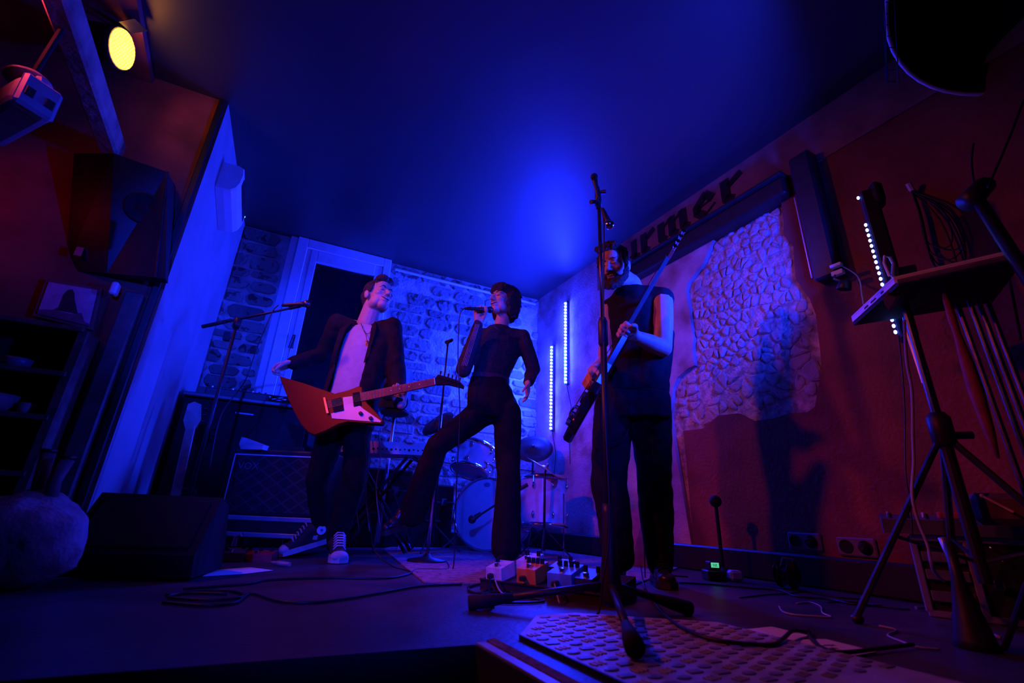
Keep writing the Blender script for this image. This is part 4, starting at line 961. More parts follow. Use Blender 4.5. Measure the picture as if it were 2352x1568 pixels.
fcable([(1075, 1352), (1100, 1345), (1140, 1348), (1160, 1360), (1120, 1366), (1080, 1362), (1076, 1354)], .005, 'coiled curly black lead left of the pedal board')

# straight microphone stand in front
hub = V((.345, 1.62, 0))
ptop = P(1376, 480, 1.62)
root = thing('microphone_stand', hub, 'tall black tripod microphone stand in front of the bearded player', 'microphone stand')
b = B(); b.lathe([(.018, .33), (.021, .30), (.024, .18), (.034, .10), (.036, .045), (.02, .03)], hub, n=18); part('hub', b, K['black'], root, True)
b = B(); b.tube([hub + V((0, 0, .25)), V((ptop.x, 1.62, .95))], .0125, n=12); part('lower_tube', b, K['black'], root, True)
b = B(); b.lathe([(.013, -.06), (.019, -.05), (.019, .04), (.012, .06)], V((ptop.x, 1.62, .95)), n=14); part('clutch', b, K['black'], root, True)
b = B(); b.tube([V((ptop.x, 1.62, .95)), ptop], .0075, n=10); part('upper_tube', b, K['dmet'], root, True)
for (x, y, zz) in ((-.10, 1.63, .018), (.28, 1.10, .036), (.62, 1.70, .018)):
    e = V((x, y, zz)); s_ = V((hub.x, hub.y, .09)); d_ = (e - s_).normalized()
    b = B(); b.tube([s_, e - d_ * .08], .011, n=8); lg = part('leg', b, K['black'], root, True)
    b = B(); b.tube([e - d_ * .14, e - d_ * .06, e], [.012, .02, .022], n=10); part('rubber_foot', b, K['blackm'], lg, True)
b = B(); kx = P(1374, 455, 1.62)
b.tube([ptop, kx, P(1372, 430, 1.62)], [.012, .014, .009], n=10); part('clip_mount', b, K['black'], root, True)
for (x, y, x2, y2) in ((1380, 441, 1391, 440), (1368, 463, 1357, 464)):
    b = B(); b.tube([P(x, y, 1.61), P(x2, y2, 1.60)], [.007, .010], n=8); part('knob', b, K['black'], root)
def microphone(a, c, lab, ball, scale=1.0, m='black'):
    d_ = (V(c) - V(a)).normalized(); L_ = (V(c) - V(a)).length
    r_ = thing('microphone', V(a), lab, 'microphone')
    b = B(); b.lathe([(.010 * scale, 0), (.012 * scale, L_ * .15), (.016 * scale, L_ * .8), (.02 * scale, L_ * .95), (.012 * scale, L_)], a, d_, n=14); part('handle', b, K[m], r_, True)
    b = B(); b.ell(V(c) + d_ * .012, .026 * scale, u=14, v=10); part('grille_ball', b, K[ball], r_, True)
    return r_
microphone(P(1376, 462, 1.615), P(1366, 412, 1.60), 'microphone pointing up at the top of the front stand', 'blackm', .62)
microphone(P(1384, 480, 1.60), P(1398, 512, 1.575), 'microphone pointing down with shiny grille on the front stand', 'chrome', .75)
cable([P(1377, 450, 1.60), P(1368, 470, 1.6), P(1386, 500, 1.6), P(1386, 700, 1.605), P(1390, 950, 1.6), P(1400, 1200, 1.59), P(1385, 1330, 1.575), FLR(1370, 1420) + V((0, 0, .006)), FLR(1300, 1440) + V((0, 0, .006))], .0035, 'black cable running down along the front microphone stand')

# boom stand at left
bp = P(545, 740, 2.55)
root = thing('microphone_stand', V((bp.x, bp.y, 0)), 'black boom microphone stand left of the guitarist', 'microphone stand')
b = B(); b.tube([V((bp.x, bp.y, .1)), bp], [.011, .009], n=10); part('pole', b, K['black'], root, True)
b = B(); b.lathe([(.016, -.04), (.022, -.02), (.022, .02), (.012, .03)], bp, n=12); part('clutch', b, K['black'], root, True)
b = B(); b.tube([P(465, 750, 2.55), P(520, 738, 2.55)], .012, n=8); part('counterweight', b, K['black'], root, True)
b = B(); b.tube([P(500, 743, 2.55), P(690, 703, 2.55)], .007, n=8); part('boom', b, K['black'], root, True)
b = B(); b.tube([P(665, 708, 2.55), P(690, 703, 2.55), P(684, 697, 2.55)], .010, n=8); part('clip', b, K['black'], root, True)
for a in (20, 140, 260):
    b = B(); b.tube([V((bp.x, bp.y, .28)), V((bp.x + .28 * math.cos(R(a)), bp.y + .28 * math.sin(R(a)), .012))], .008, n=8); part('leg', b, K['black'], root)
microphone(P(648, 701, 2.545), P(700, 698, 2.545), 'dark microphone on the boom stand left of the guitarist', 'dmet', .9)
cable([P(640, 700, 2.54), P(628, 712, 2.54), P(615, 740, 2.54), P(590, 800, 2.56), P(565, 870, 2.58), P(545, 900, 2.6), P(505, 960, 2.58), P(480, 1080, 2.55)], .0035, 'thin cable hanging from the boom microphone')
# singer's empty stand
sp_ = P(1028, 795, 3.0)
root = thing('microphone_stand', V((sp_.x, sp_.y, 0)), 'straight microphone stand with an empty clip behind the singer', 'microphone stand')
b = B(); b.tube([V((sp_.x, sp_.y, .03)), V((sp_.x, sp_.y, .95))], .010, n=10); part('lower_tube', b, K['chrome'], root, True)
b = B(); b.tube([V((sp_.x, sp_.y, .93)), sp_], .0065, n=10); part('upper_tube', b, K['black'], root, True)
b = B(); b.lathe([(.12, 0), (.115, .016), (.03, .03), (.014, .05)], V((sp_.x, sp_.y, 0)), n=24); part('foot', b, K['black'], root, True)
b = B(); b.tube([sp_, sp_ + V((0, -.01, .02)), sp_ + V((.03, -.03, .035)), sp_ + V((-.015, .0, .028))], [.008, .012, .014, .013], n=8); part('clip', b, K['black'], root, True)

# ------------------------------------------------------------------ drum kit
shell = mat('pearl_shell', (.62, .60, .68), .22, var=.08, coat=.4)
skin = mat('drum_head', (.50, .50, .56), .5, var=.06)
def drum(name, c, axis, r, h, lab, heads, lugs=6, root=None, hoopm='chrome'):
    """c = centre of the front (or top) head, shell runs back along -axis"""
    axis = V(axis).normalized(); M = frame_from(axis)
    rt = root or thing(name, V((c.x, c.y, 0)), lab, 'drum', 'drum kit')
    b = B(); b.lathe([(r, -h), (r, 0)], c, axis, n=40, caps=False); part('shell', b, shell, rt, True)
    for hh, sgn in ((0, 1), (-h, -1)):
        b = B(); b.lathe([(.001, hh + .004 * sgn), (r * .97, hh + .003 * sgn), (r, hh - .004 * sgn), (.001, hh - .004 * sgn)], c, axis, n=40, caps=False); part('drum_head', b, heads, rt, True)
        b = B(); b.lathe([(r + .002, hh - .018 * sgn), (r + .014, hh - .018 * sgn), (r + .014, hh + .014 * sgn), (r + .002, hh + .014 * sgn), (r + .002, hh - .018 * sgn)], c, axis, n=40, caps=False); part('hoop', b, K[hoopm], rt, True)
    for k in range(lugs):
        a = 2 * math.pi * (k + .4) / lugs; d = M.col[0] * math.cos(a) + M.col[1] * math.sin(a)
        for t in (.2, .8):
            b = B(); b.ell(c + d * (r + .012) - axis * h * t, (.012, .018, .028), Matrix((axis.cross(d), d, axis)).transposed(), u=8, v=6); part('lug', b, K['chrome'], rt, True)
        b = B(); b.tube([c + d * (r + .018) - axis * .0, c + d * (r + .018) - axis * h * .2], .003, n=6); part('tension_rod', b, K['chrome'], rt)
    return rt, M
kc = P(1116, 1184, 3.92); kr = .268; kc.z = kr + .018
kn = V((-.34, -.94, 0)).normalized()
kroot, M = drum('bass_drum', kc, kn, kr, .40, 'pale bass drum with microphone in front of its head', skin, 8)
for s_ in (1, -1):
    d = V((kn.y, -kn.x, 0)) * s_
    b = B(); b.tube([kc - kn * .12 + d * .2 + V((0, 0, -.1)), kc + kn * .02 + d * .36 + V((0, 0, -kr - .010))], .008, n=8); part('spur', b, K['chrome'], kroot)
b = B(); b.ell(kc + kn * .006 + V((0, 0, kr * .82)), (.03, .004, .018), Matrix((V((kn.y, -kn.x, 0)), kn, V((0, 0, 1)))).transposed(), u=10, v=6); part('badge', b, mat('badge_blue', (.16, .16, .3), .4), kroot)
tc_ = P(1096, 1030, 3.98)
troot, M = drum('rack_tom', tc_, V((.22, .30, .93)), .155, .21, 'small pale tom drum mounted over the bass drum', skin, 6)
b = B(); b.tube([P(1112, 1060, 3.83), P(1132, 1070, 3.86), P(1134, 1098, 3.95)], .011, n=8); part('mount', b, K['chrome'], troot)
fc_ = P(1248, 1098, 3.92)
froot, M = drum('floor_tom', fc_, V((0, .04, 1)), .185, .36, 'deep pale floor tom standing right of the bass drum', skin, 8)
for a in (200, 320, 80):
    q = V((fc_.x + .2 * math.cos(R(a)), fc_.y + .2 * math.sin(R(a)), 0)); b = B(); b.tube([q + V((0, 0, .01)), q + V((0, 0, fc_.z - .12))], .006, n=8); part('leg', b, K['chrome'], froot)
brass = mat('bronze', (.80, .42, .20), .28, metal=1.0, var=.1)
dbr = mat('dark_cymbal', (.035, .03, .03), .6, metal=.5)
def cymbal(c, nrm, r, lab, m, base, tri=True):
    rt = thing('cymbal', V((base.x, base.y, 0)), lab, 'cymbal', 'cymbals of the drum kit')
    b = B(); b.lathe([(.001, .026), (r * .18, .022), (r * .22, .012), (r * .7, .006), (r, 0), (r, -.002), (r * .7, .003), (r * .22, .008), (.001, .02)], c, nrm, n=36); part('plate', b, m, rt, True)
    b = B(); b.tube([V((base.x, base.y, .05)), V((base.x, base.y, max(.1, c.z - .02))), c + V(nrm).normalized() * .05], [.010, .008, .006], n=8); part('pole', b, K['dmet'], rt, True)
    b = B(); b.lathe([(.004, .0), (.012, .004), (.012, .02), (.004, .026)], c + V(nrm).normalized() * .026, nrm, n=10); part('wing_nut', b, K['chrome'], rt)
    for a in (20, 140, 260):
        b = B(); b.tube([V((base.x, base.y, .20)), V((base.x + .22 * math.cos(R(a)), base.y + .22 * math.sin(R(a)), .01))], .006, n=6); part('leg', b, K['dmet'], rt)
hc_ = P(1252, 1078, 3.66)
cymbal(hc_, V((.52, -.10, .85)), .165, 'thin bronze cymbal seen edge on above the floor tom', brass, hc_)
c2 = P(1226, 1030, 4.35); cymbal(c2, V((-.1, -.72, .62)), .18, 'dark round cymbal behind the singer near the LED tubes', dbr, c2 + V((0, .1, 0)))
c3 = P(1006, 972, 3.62); cymbal(c3, V((-.45, -.55, .62)), .14, 'dark tilted cymbal left of the singer', dbr, c3 + V((.03, .06, 0)))
# bass drum microphone on a low boom
mb = V((.06, 3.42, 0))
root = thing('microphone_stand', mb, 'low boom stand reaching to the bass drum head', 'microphone stand')
b = B(); b.lathe([(.09, 0), (.085, .014), (.02, .03)], mb, n=20); part('foot', b, K['black'], root)
b = B(); b.tube([mb + V((0, 0, .02)), V((mb.x, mb.y, P(1165, 1147, 3.42).z))], .008, n=8); part('pole', b, K['black'], root)
b = B(); b.tube([P(1212, 1112, 3.42), P(1190, 1125, 3.42)], .014, n=8); part('counterweight', b, K['black'], root)
b = B(); b.tube([P(1200, 1120, 3.42), P(1095, 1187, 3.42)], .007, n=8); part('boom', b, K['black'], root)
microphone(P(1106, 1178, 3.42), P(1088, 1190, 3.42), 'black bass drum microphone at the end of the low boom', 'black', 1.1)
b = B(); b.prism([FLR(1222, 1250), FLR(1232, 1243), FLR(1290, 1252), FLR(1285, 1258)], (0, 0, .025)); single('drum_pedal', b, mat('pedal_plate', (.4, .4, .46), .35, metal=.5), 'flat metal foot pedal on the floor below the floor tom', 'pedal')
root = thing('drum_throne', V((-.08, 4.40, 0)), 'dark drum stool behind the kit', 'stool')
b = B(); b.lathe([(.14, 0), (.16, .03), (.16, .07), (.12, .09)], V((-.08, 4.40, .45)), n=20); part('seat', b, K['blackm'], root, True)
b = B(); b.tube([V((-.08, 4.40, .1)), V((-.08, 4.40, .46))], .014, n=8); part('post', b, K['dmet'], root)
for a in (30, 150, 270):
    b = B(); b.tube([V((-.08, 4.40, .25)), V((-.08 + .2 * math.cos(R(a)), 4.40 + .2 * math.sin(R(a)), .01))], .008, n=6); part('leg', b, K['dmet'], root)

# ------------------------------------------------------------------ keyboard and its neighbours
k0, k1 = P(760, 1036, 3.35), P(978, 1037, 3.35)
ku = (k1 - k0); ku.z = 0; KL = ku.length; ku.normalize(); kv = V((ku.y, -ku.x, 0)); km = Matrix((ku, -kv, V((0, 0, 1)))).transposed()
KB = lambda u, n, z: k0 + ku * u + kv * n + V((0, 0, z))
root = thing('keyboard', KB(KL / 2, -.13, 0), 'pale keyboard with its back panel towards us behind the guitarist', 'keyboard')
b = B(); b.loft([[KB(u, n, z) for n, z in ((.0, .0), (-.28, .0), (-.28, .05), (-.10, .085), (.0, .085))] for u in (0, KL)]); part('case', b, K['whitep'], root)
random.seed(9)
for i in range(13):
    u = .30 + i * .032; b = B(); b.lathe([(.006 if i % 4 else .009, 0), (.006 if i % 4 else .009, .004), (.002, .004)], KB(u, -.001, .03 + .004 * (i % 2)), kv, n=10); part('port', b, K['blackm'], root)
part('brand_name', place_mesh(text_mesh('CASIO', .062, .0006), KB(.03, .001, .02), ku, V((0, 0, 1)), kv, root.location), K['ink'], root)
for i in range(22):
    b = B(); b.box(KB(.03 + i * (KL - .06) / 22, -.24, .056), ((KL - .06) / 22 - .002, .10, .012), km); part('key', b, K['white'], root)
root = thing('keyboard_stand', KB(KL / 2, -.14, -k0.z), 'black crossed stand under the keyboard', 'stand')
for s_ in (-1, 1):
    for nn in (-.05, -.23):
        b = B(); b.tube([KB(KL / 2 - s_ * .26, nn, -k0.z + .015), KB(KL / 2 + s_ * .2, nn, -.012)], .012, n=8); part('leg', b, K['blackm'], root)
for uu in (.1, KL - .1):
    b = B(); b.tube([KB(uu, -.27, -.014), KB(uu, .0, -.014)], .012, n=8); part('arm', b, K['black'], root)
bx = P(908, 895, 3.72)
root = thing('loudspeaker', V((bx.x, bx.y, 0)), 'small dark loudspeaker on a pole behind the guitarist', 'loudspeaker')
b = B(); b.loft([[bx + V((x * .115, y * .1, z)) for x, y in ((-1, -1), (.7, -1), (1, -.4), (1, 1), (-1, 1))] for z in (-.17, .17)]); part('cabinet', b, K['black'], root)
b = B(); b.lathe([(.07, 0), (.075, .005), (.06, .008), (.02, .0)], bx + V((-.02, -.101, -.04)), V((0, -1, 0)), n=20); part('cone', b, K['blackm'], root, True)
b = B(); b.tube([V((bx.x + .02, bx.y, .05)), bx + V((.02, 0, -.16))], .014, n=10); part('pole', b, K['alu'], root, True)
for a in (40, 160, 280):
    b = B(); b.tube([V((bx.x + .02, bx.y, .55)), V((bx.x + .02 + .3 * math.cos(R(a)), bx.y + .3 * math.sin(R(a)), .012))], .009, n=6); part('leg', b, K['dmet'], root)
b = B(); b.ell(bx + V((.03, -.03, -.20)), (.12, .08, .035)); single('cushion', b, K['blackm'], 'dark cushion below the loudspeaker on the pole', 'cushion', smooth=True)
for i, (x0, y0) in enumerate(((822, 1000), (846, 1000), (870, 990))):
    cable([P(x0, y0, 3.3), P(x0 + 4, y0 + 60, 3.3), P(x0 - 6, y0 + 130, 3.31), P(x0 + 3, y0 + 220, 3.33)], .0035, ('left', 'middle', 'right')[i] + ' thin cable of the three dangling below the keyboard', 'cableg', grp='keyboard leads')

# black trunks stacked against the back wall behind the keyboard
for i, (u0, u1, h_, n0) in enumerate(((1.40, 1.95, .60, .12), (1.02, 1.38, .50, .12))):
    c = FBW.p((u0 + u1) / 2, n0 + .14, 0)
    root = thing('equipment_trunk', c, ('taller black equipment trunk behind the keyboard', 'lower black equipment trunk between keyboard and drums')[i], 'trunk', 'trunks at the back wall')
    b = B(); b.box(c + V((0, 0, h_ / 2 + .002)), (u1 - u0, .28, h_), FBW.m, .012); part('body', b, K['blackest'], root)
    b = B(); b.box(c + V((0, 0, h_ * .72)), (u1 - u0 + .006, .286, .014), FBW.m, .002); part('lid_rail', b, K['black'], root)
    for t in (.25, .75):
        b = B(); b.box(FBW.p(u0 + (u1 - u0) * t, n0 + .284, h_ * .72), (.05, .012, .06), FBW.m, .003); part('latch', b, K['dmet'], root)
    b = B(); b.tube([FBW.p((u0 + u1) / 2 - .07, n0 + .28, h_ * .42), FBW.p((u0 + u1) / 2 - .06, n0 + .31, h_ * .42), FBW.p((u0 + u1) / 2 + .06, n0 + .31, h_ * .42), FBW.p((u0 + u1) / 2 + .07, n0 + .28, h_ * .42)], .007, n=6); part('handle', b, K['black'], root)

# ------------------------------------------------------------------ cables on the floor
fcable([(372, 1388), (470, 1395), (540, 1388), (575, 1367), (640, 1385), (720, 1388), (800, 1378), (880, 1364), (960, 1350), (1060, 1345)], .0045, 'long black cable lying across the front of the stage')
fcable([(420, 1356), (560, 1345), (620, 1335), (760, 1330), (880, 1331), (935, 1322), (960, 1310), (1028, 1309), (1022, 1288)], .0045, 'black cable running from the monitor towards the drums')
fcable([(380, 1370), (440, 1362), (520, 1360), (560, 1372), (500, 1382), (420, 1380), (385, 1374), (430, 1366), (520, 1368)], .0045, 'loose coil of black cable beside the stage monitor')
fcable([(1472, 1300), (1478, 1345), (1500, 1390), (1540, 1440), (1585, 1470), (1640, 1488), (1700, 1497), (1775, 1498), (1803, 1484), (1825, 1468), (1862, 1463)], .005, 'black cable curving over the tread plate and the left set list', .0, lift=[0, 0, .008, .014, .014, .012, .012, .01, .012, .014, .004])
fcable([(1855, 1455), (1866, 1478), (1890, 1498), (1920, 1508), (1960, 1508), (2020, 1500), (2100, 1490)], .005, 'black cable crossing the right set list', lift=[.004] * 7)
fcable([(1790, 1395), (1800, 1408), (1830, 1415), (1870, 1418), (1910, 1420), (1890, 1410), (1885, 1395), (1860, 1385), (1830, 1388)], .003, 'thin grey cable loop on the floor at right', m='cableg')
fcable([(1700, 1375), (1760, 1368), (1810, 1365), (1850, 1360), (1880, 1366), (1930, 1374), (1980, 1378)], .003, 'thin cable waving along the floor below the sockets')
fcable([(1900, 1385), (1950, 1384), (1990, 1388), (2020, 1394), (2060, 1400), (2090, 1402)], .003, 'thin cable curling up beside the rack case')
fcable([(1560, 1340), (1640, 1345), (1720, 1352), (1790, 1358), (1830, 1372), (1900, 1378), (1960, 1390), (2030, 1395)], .004, 'black cable running from the bearded player towards the rack')
fcable([(2020, 1440), (2060, 1450), (2040, 1462), (2075, 1478), (2110, 1490), (2160, 1495)], .003, 'thin grey cable wriggling on the dark floor', m='cableg')
fcable([(1290, 1302), (1360, 1308), (1440, 1314), (1520, 1322), (1580, 1326)], .004, 'black cable crossing behind the pedal board')
b = B()
for k in range(4):
    q = FLR(1909 + k * 11, 1352 + k * .8) + V((0, 0, .018)); b = B(); b.tube([q, q + V((.0, -.02, .004))], .009, n=8); single('jack_plug', b, K['chrome'], ('leftmost', 'second', 'third', 'rightmost')[k] + ' shiny jack plug in the row of four on the right floor', 'plug', 'row of plugs')
b = B(); b.tube([FLR(2105, 1402) + V((0, 0, .01)), FLR(2208, 1401) + V((0, 0, .01))], .006, n=8); single('metal_rod', b, K['alu'], 'short shiny rod on the floor in front of the rack case', 'rod')
# ------------------------------------------------------------------ people
skinm = mat('skin', (.62, .36, .27), .55, var=.08, scale=30, bump=.05, bscale=200)
def ring(c, s, f, w, d, n=24, sq=2.3):
    out = []
    for i in range(n):
        a = 2 * math.pi * i / n; ca, sa = math.cos(a), math.sin(a)
        ca = math.copysign(abs(ca) ** (2 / sq), ca); sa = math.copysign(abs(sa) ** (2 / sq), sa)
        out.append(c + s * (w * sa) + f * (d * ca))
    return out
def arc(c, s, f, w, d, a0, a1, n=30, sq=2.3):
    out = []
    for i in range(n + 1):
        a = a0 + (a1 - a0) * i / n; ca, sa = math.cos(a), math.sin(a)
        ca = math.copysign(abs(ca) ** (2 / sq), ca); sa = math.copysign(abs(sa) ** (2 / sq), sa)
        out.append(c + s * (w * sa) + f * (d * ca))
    return out
def hand(b, wr, d, nrm, th, curls=((35, 45, 30),) * 4, size=1.0, thumb_in=.35, spread=1.0):
    d = V(d).normalized(); nrm = V(nrm); nrm = (nrm - d * nrm.dot(d)).normalized(); t = V(th); t = (t - d * t.dot(d) - nrm * t.dot(nrm)).normalized()
    offs = (.031, .0105, -.0105, -.030); lens = (.070, .078, .072, .056)
    for k in range(4):
        kn = wr + (d * (.092 - .006 * abs(k - 1)) + t * offs[k] * spread) * size
        b.chain([wr + t * offs[k] * .55 * size, kn], [.0165 * size, .0125 * size], n=10)
        p = kn; a = 0
        for j, (cu, fr) in enumerate(zip(curls[k], (.46, .30, .24))):
            a += R(cu); q = p + (d * math.cos(a) + nrm * math.sin(a)) * lens[k] * fr * size + t * (offs[k] * .10 * (spread - .6)) * size
            b.chain([p, q], [(.0098 - .0009 * j) * size, (.0089 - .0009 * j) * size], n=8); p = q
    b.ell(wr + d * .05 * size, (.036 * size, .016 * size, .05 * size), Matrix((t, nrm, d)).transposed())
    p0 = wr + (d * .022 + t * .026) * size; p1 = wr + (d * .055 + t * .048 + nrm * .02 * thumb_in / .35) * size
    p2 = p1 + (d * .024 + t * .012 * (1 - thumb_in) + nrm * .03 * thumb_in / .35 * .5) * size; p3 = p2 + (d * .02 + nrm * .012 - t * .01 * thumb_in) * size
    b.chain([p0, p1, p2, p3], [.0155 * size, .012 * size, .0105 * size, .0085 * size], n=10)
def headframe(F, U):
    F = V(F).normalized(); U = V(U); U = (U - F * U.dot(F)).normalized(); S = F.cross(U).normalized()   # S = towards the left of someone looking at the face
    return Matrix((S, F, U)).transposed()
def head(b, c, H, neck, s=1.0, fem=False):
    q = lambda x, y, z: c + H @ V((x * s, y * s, z * s))
    E_ = lambda x, y, z, r: b.ell(q(x, y, z), tuple(k * s for k in r), H, u=20, v=14)
    j = .88 if fem else 1.0
    E_(0, -.012, .032, (.074, .093, .086)); E_(0, .028, -.02, (.062, .064, .085)); E_(0, .058, -.094, (.032 * j, .03, .024))
    for k in (-1, 1):
        E_(k * .034, .018, -.066, (.028 * j, .05, .036)); E_(k * .038, .062, -.022, (.022, .022, .02)); E_(k * .076, -.008, -.012, (.010, .02, .031)); E_(k * .079, -.012, -.002, (.008, .016, .017))
        E_(k * .030, .076, -.001, (.0145, .012, .010)); E_(k * .011, .102, -.036, (.009, .010, .008)); E_(k * .028, .078, .020, (.024, .012, .008))
    E_(0, .068, .045, (.05, .026, .035))
    b.chain([q(0, .086, .012), q(0, .098, -.010), q(0, .113, -.031)], [.0085 * s, .010 * s, .0125 * s], n=10)
    E_(0, .090, -.0615, (.023, .010, .006)); E_(0, .088, -.073, (.020, .010, .0065)); E_(0, .075, -.066, (.03, .02, .022))
    b.chain([q(0, -.03, -.045), neck], [.056 * s * (.86 if fem else 1.05), .062 * s * (.82 if fem else 1.08)], n=16)
    return q
def face_parts(root, q, H, s, brow, smile=False, closed=True, lips=None):
    bm_ = mat('brow_hair', brow, .8)
    for k in (-1, 1):
        b = B(); b.tube([q(k * .012, .093, .019), q(k * .028, .0945, .0265), q(k * .046, .082, .020)], [.0022 * s, .003 * s, .0014 * s], n=6); part('eyebrow', b, bm_, root, True)
        b = B(); b.tube([q(k * .017, .0885, -.004), q(k * .030, .0905, -.0075), q(k * .043, .082, -.003)], [.0012 * s, .0018 * s, .0012 * s], n=5); part('eyelashes', b, bm_, root, True)
    lm_ = mat('lips', lips or (.45, .16, .14), .45)
    if smile:
        b = B(); b.tube([q(-.030, .082, -.055), q(-.016, .0955, -.0655), q(0, .0985, -.069), q(.016, .0955, -.0655), q(.030, .082, -.055)], [.0015 * s, .004 * s, .0052 * s, .004 * s, .0015 * s], n=8); part('mouth', b, mat('mouth_dark', (.10, .02, .02), .6), root, True)
        b = B(); b.tube([q(-.018, .0965, -.0635), q(0, .1030, -.0672), q(.018, .0965, -.0635)], [.0020 * s, .0034 * s, .0020 * s], n=6); part('teeth', b, mat('teeth', (.7, .66, .6), .35), root, True)
    else:
        b = B(); b.tube([q(-.022, .092, -.066), q(0, .1005, -.0675), q(.022, .092, -.066)], [.0015 * s, .0022 * s, .0015 * s], n=6); part('mouth', b, mat('mouth_line', (.16, .04, .04), .6), root, True)
def fold(k=1.0, f=7.0):
    def g(c):
        n_ = noise.noise_vector(V((c.x * f, c.y * f, c.z * f * .55))) * .010 * k + noise.noise_vector(c * f * 2.6) * .004 * k
        return c + n_
    return g
def sneaker(root, toe, heel, ankle, m, solem, capm, w=.092, laces=True, patch=False, lacem=None):
    """toe and heel lie on the underside of the sole"""
    d = (toe - heel); L_ = d.length; d.normalize(); sd = d.cross(V((0, 0, 1))).normalized(); up = sd.cross(d).normalized()
    q = lambda x, y, z: heel + d * (x * L_) + sd * (y * w) + up * z
    out = [(0, .0), (.02, .28), (.15, .36), (.4, .36), (.62, .46), (.8, .5), (.93, .38), (1.0, .0)]
    loop = [(x, y) for x, y in out] + [(x, -y) for x, y in out[-2:0:-1]]
    sh = thing  # noqa
    b = B(); b.loft([[q(x, y, 0) for x, y in loop], [q(x, y * 1.02, .028) for x, y in loop]]); so = part('shoe_sole', b, solem, root)
    b = B()
    b.ell(q(.80, 0, .036), (L_ * .17, w * .42, .030), Matrix((d, sd, up)).transposed()); b.ell(q(.55, 0, .045), (L_ * .26, w * .40, .042), Matrix((d, sd, up)).transposed())
    b.ell(q(.22, 0, .05), (L_ * .24, w * .36, .055), Matrix((d, sd, up)).transposed())
    b.chain([q(.55, 0, .05), q(.35, 0, .095), ankle], [w * .34, w * .40, w * .46], n=14); b.chain([q(.14, 0, .05), ankle - d * .02], [w * .34, w * .42], n=14)
    up_ = part('shoe_upper', bake(b, 'shoe_upper', .006, 5, rootloc(root)), m, root)
    if capm:
        b = B(); b.ell(q(.87, 0, .030), (L_ * .125, w * .46, .031), Matrix((d, sd, up)).transposed()); part('toe_cap', b, capm, root, True)
    if laces:
        for k in range(6):
            x = .70 - k * .062; z = .070 + k * .0125
            b = B(); b.tube([q(x, -.30, z - .008), q(x + .01, -.15, z + .012), q(x + .01, .15, z + .012), q(x, .30, z - .008)], .0042, n=6); part('lace', b, lacem or K['white'], up_, True)
    if patch:
        b = B(); pc_ = ankle + sd * (-w * .50 if (ankle + sd - CO).length > (ankle - sd - CO).length else w * .50) - up * .01 - d * .0
        nn = (CO - pc_); nn = (sd if sd.dot(nn) > 0 else -sd)
        b.lathe([(.001, .003), (.026, .002), (.026, -.004), (.001, -.004)], pc_ + nn * .004, nn, n=20); part('ankle_patch', b, K['white'], up_)
        Mx = frame_from(nn); b = B(); st = [pc_ + nn * .0075 + (Mx.col[0] * math.cos(R(36 * i + 90)) + Mx.col[1] * math.sin(R(36 * i + 90))) * (.011 if i % 2 == 0 else .0045) for i in range(10)]
        b.prism(st, nn * .001); part('star', b, mat('star_blue', (.03, .05, .2), .5), up_)
    return q

# ================= guitarist (left)
root = thing('person', V((-.95, 2.85, 0)), 'guitarist in an open dark jacket and pale T-shirt, head thrown back', 'person')
off = root.location
hc = P(868, 683, 2.82); H = headframe((.74, -.60, .22), (-.10, .22, .97))
nk = P(846, 742, 2.86)
shR, shL = P(778, 742, 2.88), P(900, 752, 2.82)
elR, wrR = P(742, 815, 2.90), P(672, 834, 2.78)
elL, wrL = P(912, 885, 2.78), P(921, 930, 2.63)
b = B(); q = head(b, hc, H, nk, 1.09)
b.chain([nk + V((0, .0, .03)), P(842, 780, 2.87)], [.066, .07], n=16); b.chain([shR, P(842, 762, 2.88), shL], [.05, .06, .05], n=12)
b.chain([shR, elR, wrR], [.048, .040, .026]); b.chain([shL, elL, wrL], [.048, .040, .026])
hand(b, wrR, P(640, 843, 2.76) - wrR, (0.1, -.25, -1), (0, -1, .3), ((30, 55, 40), (38, 60, 40), (45, 65, 40), (50, 65, 40)), .98)
hand(b, wrL, (-.12, -.1, 1), (-.1, -1, .1), (-1, 0, 0), ((20, 62, 55), (25, 62, 55), (30, 62, 55), (35, 65, 50)), .95)
part('body', bake(b, 'body', .0045, 3, off), skinm, root)
hairm = mat('dark_brown_hair', (.045, .025, .02), .6, var=.4, scale=60, bump=.8, bscale=140)
b = B(); G = lambda x, y, z, r: b.ell(q(x, y, z), tuple(k * 1.09 for k in r), H)
G(0, -.022, .055, (.080, .090, .075)); G(0, -.055, .015, (.078, .062, .075)); G(0, .045, .098, (.062, .052, .030)); G(.02, .065, .095, (.045, .04, .024)); G(-.02, .06, .1, (.04, .04, .02)); G(0, -.06, -.035, (.06, .04, .045))
for k in (-1, 1): G(k * .072, .012, .035, (.012, .03, .04))
part('hair', bake(b, 'hair', .006, 2, off, lambda c: c + noise.noise_vector(c * 60) * .006), hairm, root)
face_parts(root, q, H, 1.09, (.03, .015, .012), smile=True)
